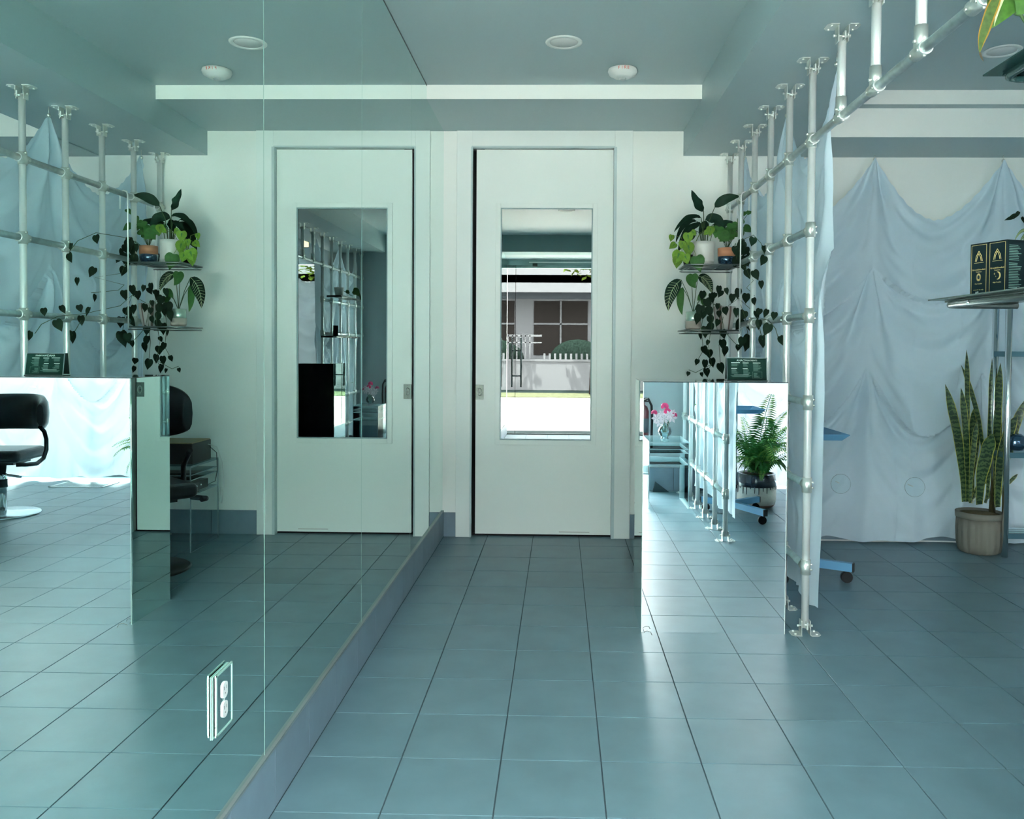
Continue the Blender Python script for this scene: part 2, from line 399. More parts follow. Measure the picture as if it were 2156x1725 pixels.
t = thing('ceiling_sensor', 'small pale ceiling sensor peeking over the top pipe rail', 'sensor', (1.66, 4.25, ZM))
MB().lathe([(.028, 0), (.03, -.02), (.022, -.035), (.001, -.038)], 18).build('body', mat('pinkish', (.75, .66, .62), .4), t)

# ------------------------------------------------------------------ pipe partition
PX = 1.075; R = .0162
PYs = [5.325, 4.999, 4.651, 4.303, 3.956, 3.603]; HY = [3.235, 2.887, 2.53, 2.185]; P2 = [1.835, 1.47, 1.10, .755, .40, .06]
RZ = [2.137, 1.755, 1.386, 1.01, .652, .294]
pg = thing('pipe_partition', 'galvanised pipe and clamp partition running floor to ceiling', 'pipe frame', (PX, 0, 0))
def flange_mesh(up):
    m = MB(); s = -1 if up else 1
    for k in (-1, 1):
        m.poly([(k*.020, -.034), (k*.052, -.034), (k*.064, -.02), (k*.064, .02), (k*.052, .034), (k*.020, .034)][::k], *sorted((0, s*.003)))
        m.box(*sorted((k*.018, k*.0205)), -.022, .022, *sorted((0, s*.036)))
        m.box(*sorted((k*.0163, k*.0205)), -.018, .018, *sorted((s*.030, s*.062)))
        for dy in (-.02, .02): m.tube([(k*.046, dy, s*.003), (k*.046, dy, s*.009)], .0052, 8)
    m.tube([(-.032, 0, s*.036), (.032, 0, s*.036)], .003, 8)
    for k in (-1, 1): m.tube([(k*.026, 0, s*.036), (k*.033, 0, s*.036)], .0058, 6)
    m.box(-.003, .003, -.04, -.016, *sorted((s*.03, s*.06)))
    m.tube([(-.012, -.032, s*.05), (.012, -.032, s*.05)], .0045, 8)
    return m.mesh('flange', fitm)
fl_up, fl_dn = flange_mesh(True), flange_mesh(False)
def clamp_mesh(short=False):
    m = MB(); 
    m.tube([(0, -.036, 0), (0, .036, 0)], R+.0045, 14); 
    if short: m.tube([(0, 0, .0), (0, 0, .075)], R+.0042, 14)
    else: m.tube([(0, 0, -.030), (0, 0, .030)], R+.0045, 14)
    for dy in (-.026, .026):
        m.tube([(-.024, dy, -.006), (-.016, dy, -.006)], .005, 8)
    m.tube([(-R-.010, -.008, .026), (-R, -.008, .026)], .0052, 8)
    m.tube([(0, -.026, -R-.010), (0, -.026, -R)], .0048, 8)
    return m.mesh('clamp', fitm)
cl, cls = clamp_mesh(), clamp_mesh(True)
ringm = MB().tube([(math.cos(2*PI*k/16)*(R+.004), 0, math.sin(2*PI*k/16)*(R+.004)) for k in range(17)], .0022, 6, False).mesh('clamp_ring', alum)
endm = MB(); endm.tube([(0, 0, -.032), (0, 0, .032)], R+.005, 14); endm.tube([(0, .0, 0), (0, .04, 0)], R+.004, 14); endm.tube([(R+.002, -.006, .012), (R+.010, -.006, .012)], .004, 8); endm.tube([(R+.002, -.006, -.012), (R+.010, -.006, -.012)], .004, 8); endm = endm.mesh('tee', fitm)
def post(yy, z0, z1, top=True, bottom=True):
    lean = 0
    p = MB().tube([(0, yy, z0), (0, yy, z1)], R, 16).build('post', alum, pg)
    if top: link('flange', fl_up, p, loc=(0, yy, ZB))
    if bottom: link('flange', fl_dn, p, loc=(0, yy, .0005))
    return p
for i, yy in enumerate(PYs):
    p = post(yy, .03, ZB-.042)
for yy in HY: p = post(yy, RZ[0], ZB-.042, True, False)
for yy in P2: p = post(yy, .03, ZB-.042)
def rail(z, y0, y1, ys_, ends=()):
    r = MB().tube([(0, y0, 0), (0, y1, 0)], R*.98, 16).build('rail', galv, pg, loc=(0, 0, z))
    for yy in ys_:
        link('clamp', cls if yy in HY else cl, r, loc=(0, yy, 0)); link('clamp_ring', ringm, r, loc=(0, yy-.037, 0))
    for yy, sgn in ends:
        e = link('tee', endm, r, loc=(0, yy, 0))
        if sgn < 0: e.rotation_euler = (0, 0, PI)
rail(RZ[0], -.1, PYs[0], PYs+HY+P2)
for z in RZ[1:]:
    if z == RZ[5] or z == RZ[1] or True: rail(z, PYs[-1], PYs[0], PYs[:-1], [(PYs[-1], 1)])
for z in (RZ[4]+.01, RZ[5]+.01, RZ[2], RZ[1]): rail(z, P2[-1], P2[0], P2[1:], [(P2[0], -1)])

# ------------------------------------------------------------------ mirrored plinth
t = thing('mirrored_plinth', 'tall mirror-clad reception plinth standing on the floor', 'plinth', (0, 0, 0))
bx0, bx1, by0, by1, bh = .362, .985, 3.59, 3.955, 1.097
bx('core', blackm, bx0+.008, bx1-.008, by0+.008, by1-.004, .004, bh-.004, t)
bx('front_mirror', mirrb, bx0+.001, bx1-.001, by0, by0+.006, .001, bh-.004, t)
bx('side_mirror', mirr, bx0, bx0+.006, by0+.0075, by1, .001, bh-.004, t); bx('side_mirror', mirr, bx1-.006, bx1, by0+.0075, by1, .001, bh-.004, t)
bx('back_panel', blackm, bx0+.008, bx1-.008, by1-.004, by1, .001, bh-.004, t)
bx('top', mat('black_glass', (.03, .045, .05), .08, .0, coat=1, spec=.8), bx0, bx1, by0, by1, bh-.0035, bh, t)
for x in (bx0+.0002, bx1-.0022): bx('edge_bead', mat('bright_edge', (.8, .9, .85), .2, .3), x, x+.002, by0-.0006, by0+.001, .001, bh-.004, t)
o = MB().tube([(.375, 3.58, .004), (.372, 3.565, .012), (.385, 3.56, .018), (.40, 3.555, .015), (.405, 3.55, .003)], .0012, 6).build('wire_stub', mat('wire', (.2, .22, .2), .4))
tag(o, 'tiny bent wire stub on floor at plinth corner', 'wire')

# menu stand on the plinth
t = thing('menu_stand', 'clear stand with dark green treatments menu on the plinth', 'sign', (.842, 3.74, bh))
t.rotation_euler = (0, 0, .02)
sw, sh = .088, .098
Ms = Matrix.Translation((0, .0, .004)) @ Matrix.Rotation(-.16, 4, 'X')
MB().box(-sw, sw, 0, .002, 0, sh, Ms).build('card', signm, t)
MB().box(-sw-.002, sw+.002, -.002, -.001, -.002, sh+.003, Ms).build('acrylic_front', thin_glass('menu_cover', (.97, .98, .98), .008), t)
m = MB(); m.box(-sw-.002, sw+.002, -.002, .003, sh+.001, sh+.003, Ms); m.box(-sw-.002, -sw, -.002, .003, 0, sh, Ms); m.box(sw, sw+.002, -.002, .003, 0, sh, Ms); m.build('acrylic_rim', acedge, t)
m = MB(); m.box(-sw, sw+.012, .052, .054, 0, sh, Matrix.Rotation(.12, 4, 'X')); m.build('back_card', mat('back_card', (.015, .03, .03), .4), t)
bx('foot', mat('foot_dark', (.02, .05, .045), .3), -sw-.002, sw+.004, -.004, .056, 0, .003, t)
Mt = Ms @ Matrix.Translation((0, -.0003, 0)) @ Matrix.Rotation(PI/2, 4, 'X')
text('title', 'ANACI', .0125, inkw, Mt @ Matrix.Translation((-.026, .0885, 0)) @ Matrix.Shear('XZ', 4, (0, 0)), t)
text('title', 'TREATMENTS', .0090, inkw, Mt @ Matrix.Translation((.020, .0885, 0)), t)
m = MB(); m2 = MB()
def line(mm, x, z, w, h=.0012): mm.box(x, x+w, -.0006, 0, z, z+h, Ms)
for x, z, w in ((-.070, .077, .040), (-.018, .076, .027), (.028, .076, .034), (-.070, .051, .026), (-.018, .050, .022)): line(m, x, z, w, .0028); m.build('heading', inkw, t); m = MB()
for x, z, n, w in ((-.069, .073, 5, .034), (-.016, .072, 5, .024), (.029, .072, 13, .037), (-.069, .047, 8, .034), (-.016, .046, 9, .030)):
    for k in range(n): line(m2, x, z-.0026*k, w*random.uniform(.55, 1), .0009)
line(m, -.058, .0225, .065, .0011)
for k in range(3): line(m2, -.073+.004*k, .019-.0028*k, .093-.012*k, .0012)
for x0, x1, z0, z1 in ((.025, .068, .0365, .037), (.025, .068, .007, .0075), (.025, .0255, .007, .037), (.0675, .068, .007, .037)): m2.box(x0, x1, -.0006, 0, z0, z1, Ms)
for k in range(7): line(m2, .030, .030-.0032*k, random.uniform(.012, .03), .0011)
m.build('divider', inkw, t); m2.build('small_print', inkd, t)['kind'] = 'stuff'

# ------------------------------------------------------------------ fabrics
def hsh(i): return (math.sin(i*12.9898)*43758.5453) % 1
def sstep(a, b, x): x = max(0, min(1, (x-a)/(b-a))); return x*x*(3-2*x)
def drape(name, label, o, ds, dn, s0, s1, tiers, zbot, m, ns=170, nz=150, amp=.035, sags=(.36,), seed=0, group=None, edge=None):
    """o origin, ds direction along, dn outward normal; tiers: gather points per level, tier 0 gives the scalloped top edge"""
    o, ds, dn = Vector(o), Vector(ds), Vector(dn)
    def iv(pts, s):
        for a, c in zip(pts, pts[1:]):
            if a[0] <= s <= c[0] or c is pts[-1] or (a is pts[0] and s < a[0]):
                x = max(-1, min(1, (2*s-a[0]-c[0])/(c[0]-a[0]))); return x, a, c
    def curve(k, s):
        x, a, c = iv(tiers[k], s); wd = c[0]-a[0]; j = hsh(a[0]*3+k+seed)
        return a[1]+(c[1]-a[1])*(x+1)/2 - sags[k]*(wd/.8)**.4*(.85+.3*j)*(1-abs(x+.12*(1-x*x)*(j-.5)*2)**1.8), x, a, c
    bm = bmesh.new(); V = []
    for i in range(ns+1):
        s = s0+(s1-s0)*i/ns; zt = curve(0, s)[0] + .004*math.sin(s*110+seed)
        cs = [curve(k, s) for k in range(len(tiers))]; row = []
        for j in range(nz+1):
            tt = j/nz; zb = zbot + .012*math.sin(s*7+seed)+.008*math.sin(s*19+seed*2)
            z = zt + (zb-zt)*tt; dsp = 0
            k = max([q for q in range(len(cs)) if z <= cs[q][0]+1e-5] or [0])
            zc, x, a, c = cs[k]; u = zc-z
            # pouch of the level above hanging over the gathered one
            if k+1 < len(cs):
                zn, xn, _, _ = cs[k+1]; un = z-zn
                if un < .6: dsp += amp*(2.3*(1-xn*xn)+.12)*math.exp(-un/.09) - amp*.8*math.exp(-((un-.17)/.05)**2)*(1-xn*xn)
            if k > 0: dsp -= amp*(1.2*(1-x*x)+.08)*math.exp(-u/.045)
            # concentric swags
            jj = hsh(a[0]*5+k*3+seed)
            sw = math.sin(2*PI*(u/(.20+.08*jj)+jj)+1.0*math.sin(x*2+jj*9))+.35*math.sin(2*PI*(u/.11+jj*2)+x*2)
            dsp += amp*1.1*sw*(1-x*x)**1.2*sstep(.01, .08, u)*math.exp(-u/.55)
            # fans radiating from each gather point of every level above
            for q in range(k+1):
                for pt in tiers[q]:
                    dx, dz = s-pt[0], pt[1]-z
                    if dz <= 0 or abs(dx) > .55: continue
                    th = math.atan2(dx, dz+.02); rr = math.hypot(dx, dz)
                    lim = 1 if q == k else .35+.65*math.exp(-u/.14)
                    dsp += amp*lim*math.exp(-(th/.62)**2)*min(1, rr/.22)*math.exp(-rr/1.1)*(1.7*math.cos(11*th+hsh(pt[0]+q)*6)+.6*math.cos(23*th+hsh(pt[0]*2)*6)+.2*math.cos(37*th))
            v = sstep(.45, 1, tt)
            dsp += amp*.55*v*(math.sin(s*15+2*math.sin(s*3+seed)+z)+.5*math.sin(s*41+seed+z*2))
            sx = s + .010*math.sin(z*9+s*4+seed)*v
            if edge: sx += edge(tt)*max(0, 1-(s-s0)/.5)
            row.append(bm.verts.new(o+ds*sx+dn*dsp+Vector((0, 0, z))))
        V.append(row)
    for i in range(ns):
        for j in range(nz):
            f = bm.faces.new((V[i][j], V[i+1][j], V[i+1][j+1], V[i][j+1])); f.smooth = True
    me = bpy.data.meshes.new(name); bm.to_mesh(me); bm.free(); me.materials.append(m)
    return tag(link(name, me), label, 'curtain', group)
# back wall drape
wallp = [(1.12, 2.46), (1.985, 2.455), (2.79, 2.445), (3.55, 2.44), (4.15, 2.44)]
t1 = [(1.12, 1.85), (1.97, 1.755), (2.80, 1.95), (3.5, 1.8), (4.15, 1.8)]
t2 = [(1.12, 1.1), (1.95, 1.14), (2.69, 1.09), (3.4, 1.2), (4.15, 1.1)]
drape('voile_curtain', 'pale blue voile swagged in tiers across the back wall', (0, YB-.072, 0), (1, 0, 0), (0, -1, 0), 1.17, 4.12, [wallp, t1, t2], .03, cloth, ns=420, nz=230, amp=.029, sags=(.36, .36, .42), seed=3)
# partition drape
pp = [(3.50, 2.44), (4.285, 2.44), (5.22, 2.44)]
p1 = [(3.50, 1.7), (4.32, 1.66), (5.25, 1.5)]
drape('voile_curtain', 'pale blue voile hung behind the pipes beside the plants', (PX+.075, 0, 0), (0, 1, 0), (1, 0, 0), 3.52, 5.26, [pp, p1], .10, cloth, ns=260, nz=200, amp=.024, sags=(.30, .34), seed=5, edge=lambda tt: .13*tt**.8)
pp = [(.0, 2.44), (.86, 2.44), (1.80, 2.44)]
p1 = [(.0, 1.6), (.9, 1.7), (1.80, 1.5)]
drape('voile_curtain', 'pale blue voile hung on the pipe bay beside the fern', (PX+.075, 0, 0), (0, 1, 0), (1, 0, 0), .05, 1.80, [pp, p1], .12, cloth, ns=220, nz=160, amp=.026, sags=(.30, .34), seed=9)
# window drape
wp = [(1.50, 2.4), (2.2, 2.4), (3.05, 2.4), (3.9, 2.4), (4.2, 2.4)]; w1 = [(1.42, 1.3), (2.3, 1.25), (3.1, 1.2), (3.9, 1.3), (4.2, 1.2)]
drape('voile_curtain', 'sunlit white and blue voile swagged over the street window', (0, -.27, 0), (1, 0, 0), (0, 1, 0), 1.5, 4.15, [wp, w1], .03, clothw, ns=300, nz=150, amp=.038, sags=(.34, .5), seed=2)
for lab, P in (('along the back wall', [(x, YB-.06, z) for x, z in wallp[1:4]]), ('along the pipe partition', [(PX+.075, y, z) for y, z in ((3.52, 2.44), (4.285, 2.44), (5.24, 2.44))])):
    for k, p_ in enumerate(P):
        m = MB(); m.tube([p_, (p_[0], p_[1], ZB-.008 if p_[1] > 5.3 else ZB)], .002, 6); m.ball((p_[0], p_[1], p_[2]-.005), .011, 10, 6)
        o = m.build('curtain_hook', fitm)
        nm = ['gathering the nearest peak', 'gathering the middle peak', 'gathering the last peak'][k]
        tag(o, 'small metal hook %s of the voile %s' % (nm, lab), 'hook', 'curtain hooks '+lab)
# cable on the floor along the wall
o = MB().tube([(1.3+.1*i, YB-.02-.01*math.sin(i), .008) for i in range(26)], .005, 6).build('floor_cable', white); tag(o, 'thin white cable running along base of curtained wall', 'cable')
for u, v, nm in ((1770, 1019, 'below the gathered fold by the pipe partition'), (1926, 1026, 'to the side of the snake plant')):
    p_ = at(u, v, 5.22); o = MB().ball(p_, .062, 20, 14, (1, .6, 1)).build('glass_globe', thin_glass('globe_'+nm[:4], (.97, .99, .99), .02)); MB().tube([(p_.x, p_.y+.03, p_.z), (p_.x, YB-.001, p_.z)], .003, 8).build('wall_stem', white, o); tag(o, 'clear glass globe against the blue voile '+nm, 'globe')

# ------------------------------------------------------------------ leaves and plants
def blade_mesh(name, pts, wid, nrm, prof, mats, fold=.15, n=12, wave=0, band=0, curl=0):
    """strip leaf along pts (world), nrm = face normal hint; band>0 adds margin strips of material 1"""
    pts = [Vector(p) for p in pts]; B = bmesh.new(); rows = []
    def bez(t):
        if len(pts) == 3: return pts[0]*(1-t)**2+pts[1]*2*t*(1-t)+pts[2]*t*t
        return pts[0]*(1-t)+pts[-1]*t
    for i in range(n+1):
        t = i/n; c = bez(t); tg = (bez(min(1, t+.03))-bez(max(0, t-.03))).normalized(); s = tg.cross(Vector(nrm)).normalized(); nn = s.cross(tg).normalized()
        ww = wid*prof(t)+.0004; cols = [-1, -1+band, 0, 1-band, 1] if band else [-1, -.5, 0, .5, 1]
        rows.append([B.verts.new(c+s*ww*.5*k+nn*(abs(k)*fold*ww*.5 + wave*math.sin(t*14+k)*ww*.12*abs(k))) for k in cols])
    for a, c in zip(rows, rows[1:]):
        for k in range(4):
            f = B.faces.new((a[k], a[k+1], c[k+1], c[k])); f.smooth = True
            if band and k in (0, 3): f.material_index = 1
    me = bpy.data.meshes.new(name); B.to_mesh(me); B.free()
    for m_ in mats: me.materials.append(m_)
    return me
lance = lambda t: math.sin(PI*min(1, t**.75))**.8 if t < .999 else 0
heart = lambda t: (min(1, (t/.16)**.5)*(1-t)**.75*1.18 if t > 0 else .35)
def heart_mesh(name, m, m2=None):
    B = bmesh.new(); n = 10
    prof = [(0, .0), (-.06, .16), (-.045, .28), (.08, .39), (.25, .44), (.43, .40), (.62, .28), (.80, .13), (.93, .035), (1.03, 0)]
    cen = [B.verts.new((0, y, -.06*y*y)) for y in (.0, .02, .08, .14, .28, .46, .64, .82, .93, 1.0)]
    for sgn in (-1, 1):
        ed = [B.verts.new((sgn*x, y, .10*x-.10*y*y)) for y, x in prof[1:-1]]
        for i in range(len(ed)-1):
            f = B.faces.new((cen[i+1], cen[i+2], ed[i+1], ed[i])); f.smooth = True; f.material_index = 0
        B.faces.new((cen[0], cen[1], ed[0])); B.faces.new((cen[8], cen[9], ed[-1]))
    if m2:
        f = B.faces.new([B.verts.new(p) for p in ((-.07, .15, .012), (.07, .15, .012), (.05, .5, -.01), (0, .85, -.07), (-.05, .5, -.01))]); f.material_index = 1
    bmesh.ops.recalc_face_normals(B, faces=B.faces[:])
    me = bpy.data.meshes.new(name); B.to_mesh(me); B.free(); me.materials.append(m)
    if m2: me.materials.append(m2)
    return me
H_dark = heart_mesh('leaf', lf_phil); H_lime = heart_mesh('leaf', lf_lime, lf_mid); H_mid = heart_mesh('leaf', lf_mid); H_var = heart_mesh('leaf', lf_mid, lf_cream)
def orient(dirv, face, spin=0):
    y = Vector(dirv).normalized(); z = Vector(face) - y*Vector(face).dot(y)
    z = z.normalized() if z.length > 1e-4 else Vector((1, 0, 0)); x = y.cross(z)
    return Matrix((x, y, z)).transposed()
def put_leaf(parent, me, p, L, dirv, face=(0, -1, .2), wide=1):
    o = link('leaf', me, parent); M = orient(dirv, face).to_4x4(); M = Matrix.Translation(Vector(p)-parent.location) @ M @ Matrix.Diagonal((L*wide, L, L, 1)); o.matrix_local = M
    return o
def pot(parent, prof, mats, n=28, fl=None, name='pot'):
    return MB().lathe(prof, n, fl=fl).build(name, mats, parent)

# wall-side shelves on the first bay
def wire_shelf(z, label):
    t = thing('wire_shelf', label, 'shelf', (0, 0, z))
    x0, x1, y0, y1 = .735, 1.055, 4.89, 5.20
    m = MB(); m.tube([(x1, y0, 0), (x0+.02, y0, 0), (x0, y0+.02, 0), (x0, y1-.02, 0), (x0+.02, y1, 0), (x1, y1, 0)], .0042, 8); m.tube([(x1, y0, 0), (x1, y1, 0)], .0042, 8)
    m.tube([(x1, y0, -.016), (x0+.02, y0, -.016), (x0+.006, y0+.02, -.016), (x0+.006, y1-.02, -.016), (x0+.02, y1, -.016), (x1, y1, -.016)], .003, 8)
    m.build('frame', fr, t)
    m = MB()
    for k in range(1, 14): m.tube([(x0, y0+(y1-y0)*k/14, .0015), (x1, y0+(y1-y0)*k/14, .0015)], .0019, 6)
    for k in range(0, 4): m.tube([(x0+.05+.08*k, y0, -.002), (x0+.05+.08*k, y1, -.002)], .0022, 6)
    m.build('wires', fr, t)
    return t
fr = mat('shelf_wire', (.22, .24, .23), .3, .85)
s1 = wire_shelf(1.735, 'upper wire plant shelf hooked on the pipes by the door wall'); s2 = wire_shelf(1.350, 'lower wire plant shelf with trailing plants near the door wall')
hk = thing('shelf_hanger', 'pair of long bent rods hanging the plant shelves from the top pipe rail', 'hanger', (0, 0, 0))
for yy in (4.885, 5.205):
    m = MB(); z = RZ[0]+.024
    m.tube([(1.052, yy, 1.34), (1.052, yy, z-.03), (1.057, yy, z-.008), (1.075, yy, z), (1.092, yy, z-.008), (1.098, yy, z-.03), (1.098, yy, z-.11)], .0042, 8); m.build('rod', alum, hk)

# 1 dark broad-leaf plant in white pot with lime trailing stems
YP = 5.03
def pc(x, y): return (1340+x/3.45, 350+y/3.45)
def P_(x, y, Y=YP): u, v = pc(x, y); return at(u, v, Y)
def rel(par, pts): return [Vector(p)-par.location for p in pts]
SZ1, SZ2 = 1.7395, 1.3545
b = P_(487, 660); t = thing('potted_plant', 'dark broad-leaved plant in tall white pot on upper shelf', 'plant', (b.x, YP, SZ1))
pot(t, [(.062, 0), (.064, .006), (.064, .014), (.058, .016), (.063, .03), (.066, .12), (.066, .145), (.060, .145), (.058, .12)], mat('white_ceramic', (.72, .70, .66), .4))
MB().lathe([(.058, .125), (.001, .13)], 20).build('soil', soil, t)
o0 = Vector((b.x, YP, SZ1+.13))
big = [ # base, mid, tip crop px ; width px ; depth offset
 ((488, 325), (440, 290), (400, 172), 105, .0), ((568, 300), (640, 215), (757, 222), 70, -.02), ((470, 375), (370, 330), (272, 480), 44, -.05),
 ((440, 400), (330, 380), (285, 560), 42, .04), ((500, 390), (590, 350), (640, 450), 105, .02), ((620, 440), (660, 380), (735, 480), 90, .03),
 ((460, 430), (350, 420), (300, 640), 55, .06), ((470, 420), (420, 400), (330, 560), 42, -.02), ((520, 410), (480, 430), (455, 500), 60, .03), ((560, 420), (620, 430), (640, 560), 80, .05), ((430, 470), (380, 500), (300, 620), 80, .05)]
for a_, m_, c_, w_, dy in big:
    A, Mi, C = P_(*a_, YP+dy), P_(*m_, YP+dy-.02), P_(*c_, YP+dy-.04)
    me = blade_mesh('leaf', rel(t, [A, Mi*1.0, C]), (w_ if w_ < 85 else w_*.72)/3.45*YP/F_PX, (random.uniform(-.3, .3), -1, random.uniform(.1, .6)), lance, [lf_dark], .2, 12, .8); link('leaf', me, t)
    q = rel(t, [o0+Vector(((A.x-o0.x)*.3, 0, 0)), (o0+A)*.5+Vector((0, 0, .03)), A]); MB().tube([q[0], q[1], q[2]], .0022, 6).build('stem', stemm, t)
lt = thing('potted_plant', 'lime green trailing pothos spilling over shelf edge by white pot', 'plant', (b.x-.085, YP+.03, SZ1))
pot(lt, [(.028, 0), (.036, .05), (.036, .07), (.030, .07)], blackm, 20)
MB().lathe([(.030, .062), (.001, .064)], 16).build('soil', soil, lt)
lo0 = Vector(lt.location)+Vector((0, 0, .06))
lime = [(375, 485, 85, 0, -1), (375, 560, 100, .1, -1), (335, 545, 60, -.2, -1), (285, 562, 62, -.9, -.7), (258, 500, 50, -.2, -1), (318, 620, 105, -.5, -1), (300, 660, 85, -.1, -1), (435, 655, 120, .25, -1), (540, 440, 70, -.1, -1), (350, 640, 80, .3, -1), (400, 470, 50, .5, -.5), (520, 470, 45, -.6, -.6)]
for x, y, s_, dx, dz in lime:
    p_ = P_(x, y, YP-.09); put_leaf(lt, H_lime if s_ != 120 else H_mid, p_, s_/3.45*YP/F_PX, (dx, -.1, dz), (random.uniform(-.4, .4), -1, .25))
    MB().tube(rel(lt, [lo0, (lo0+p_)*.5+Vector((0, -.02, .05)), p_]), .0014, 5).build('stem', mat('lime_stem', (.18, .26, .05), .5), lt)

# 2 bushy little plant in terracotta and blue-black pot
b = P_(655, 660); t = thing('potted_plant', 'small bushy plant in pot half terracotta half glossy blue-black', 'plant', (b.x, YP, SZ1))
pot(t, [(.048, .056), (.053, .056), (.054, .108), (.048, .108), (.047, .09)], mat('terracotta', (.55, .24, .13), .6), name='pot_rim')
pot(t, [(.034, 0), (.046, .012), (.053, .035), (.0535, .0565), (.045, .057)], mat('oil_glaze', (.03, .09, .16), .12, .6, coat=1), name='pot_base')
MB().lathe([(.047, .095), (.001, .1)], 18).build('soil', soil, t)
o0 = Vector(t.location)+Vector((0, 0, .1))
for x, y, s_ in ((600, 455, 95), (615, 500, 90), (655, 520, 80), (705, 440, 75), (740, 430, 80), (780, 455, 75), (725, 490, 80), (690, 510, 80), (765, 400, 60), (790, 345, 55), (825, 340, 40), (640, 470, 85), (570, 470, 70), (750, 480, 60)):
    dy = random.uniform(-.05, .02); p_ = P_(x, y-15, YP+dy); a_ = random.uniform(-.9, .9)
    put_leaf(t, H_mid, p_, s_/3.45*YP/F_PX, (a_, -.3, -random.uniform(.2, 1)), (random.uniform(-.5, .5), -1, .6), 1.15)
    MB().tube(rel(t, [o0, (o0+p_)*.5+Vector((0, 0, .02)), p_]), .0013, 5).build('stem', stemm, t)

# 3 trailing philodendrons
def trailing(label, loc, potf, paths, leaves, me=H_dark, plane='y'):
    t = thing('trailing_plant', label, 'plant', loc); potf(t)
    for pth in paths:
        pts = rel(t, pth); 
        MB().tube(pts, .0016, 5).build('vine', stemm, t)
    for p_, L, dv in leaves: put_leaf(t, me, p_, L, dv, (random.uniform(-.5, .5), -1, random.uniform(.0, .5)), random.uniform(.72, .98))
    return t
def V_(x, y):                      # crop pixels to the air around the pipes
    u, v = pc(x, y)
    if x > 845: return atx(u, v, 1.045)
    return at(u, v, YP-.10 if x > 560 else YP-.12)
def LV(lst): 
    out = []
    for x, y, s_ in lst:
        p_ = V_(x, y-s_*.4); out.append((p_, .9*s_/3.45*p_.y/F_PX, (random.uniform(-.45, .45), random.uniform(-.3, .3), -1)))
    return out
A3 = [(850, 550, 80), (770, 590, 95), (800, 620, 90), (745, 640, 90), (735, 700, 95), (790, 690, 100), (820, 650, 80), (925, 605, 65), (932, 690, 90), (800, 785, 85), (852, 795, 90), (903, 862, 70), (760, 560, 70), (835, 700, 60), (715, 610, 70), (770, 730, 80)]
potp = lambda t: (pot(t, [(.035, 0), (.045, .06), (.045, .075), (.038, .075)], blackm, 20), MB().lathe([(.038, .068), (.001, .07)], 16).build('soil', soil, t))
l3 = Vector((1.035, 5.14, SZ1))
trailing('dark heart-leaved vine trailing from the pipe end of upper shelf', l3, potp,
    [[l3+Vector((0, 0, .07)), V_(760, 540), V_(850, 500), V_(905, 560), V_(930, 640)], [l3+Vector((0, 0, .07)), V_(740, 600), V_(820, 800), V_(850, 830), V_(800, 885), V_(845, 925), V_(860, 945)], [l3+Vector((0, 0, .07)), V_(720, 560), V_(730, 690), V_(790, 740)]], LV(A3))
b = P_(640, 1135); l5 = Vector((b.x, YP, SZ2))
A5 = [(800, 960, 85), (847, 985, 65), (742, 925, 90), (700, 962, 80), (480, 940, 80), (540, 960, 90), (505, 1000, 90), (470, 1050, 95), (450, 1110, 95), (592, 1020, 55), (600, 1075, 60), (640, 1055, 75), (725, 1065, 80), (785, 1090, 95), (762, 1155, 105), (820, 1160, 90), (865, 1085, 80), (897, 1062, 65), (952, 1072, 75), (1005, 1090, 70), (965, 1190, 105), (890, 1150, 85), (915, 1275, 110), (1042, 1270, 85), (822, 1285, 140), (775, 1280, 90), (740, 1320, 60), (595, 1140, 65), (540, 1180, 95), (500, 1205, 100), (460, 1235, 60), (625, 1222, 85), (525, 1285, 50), (620, 1300, 95), (645, 1345, 85), (485, 1340, 75), (528, 1365, 80), (545, 1430, 85), (500, 1440, 80), (445, 1425, 55), (605, 1470, 95), (505, 1500, 75), (710, 1450, 60), (715, 1510, 60), (520, 1060, 90), (530, 1120, 80), (490, 1080, 80), (600, 900, 75), (650, 910, 60), (620, 930, 65), (575, 945, 60), (380, 1510, 40), (470, 1515, 40)]
def potf5(t):
    n = 24; fl = lambda k, n: 1.0 if k % 4 else .93
    o = pot(t, [(.044, 0), (.058, .07), (.066, .115), (.066, .142), (.058, .142), (.057, .12)], [mat('facet_glaze', (.66, .62, .60), .4), mat('facet_line', (.22, .14, .12), .5)], n, fl)
    for i, f in enumerate(o.data.polygons):
        if (i % 24) % 4 == 3: f.material_index = 1
    MB().lathe([(.057, .125), (.001, .13)], 18).build('soil', soil, t)
tp = l5+Vector((0, 0, .13))
trailing('long dark philodendron in brown-striped faceted pot on lower shelf', l5, potf5,
    [[tp, V_(560, 1000), V_(545, 1180), V_(520, 1300), V_(545, 1440), V_(500, 1510)], [tp, V_(500, 980), V_(470, 1180), V_(485, 1340), V_(450, 1400)], [tp, V_(600, 1000), V_(640, 1200), V_(700, 1270), V_(740, 1310)],
     [tp, V_(740, 960), V_(790, 1100), V_(810, 1230)], [tp, V_(740, 960), V_(830, 1040), V_(880, 1100), V_(960, 1120), V_(1010, 1180), V_(1030, 1250)], [V_(880, 1110), V_(900, 1200), V_(915, 1260)], [tp, V_(620, 1150), V_(600, 1300), V_(610, 1440)], [V_(545, 1440), V_(430, 1500), V_(380, 1480)]], LV(A5))

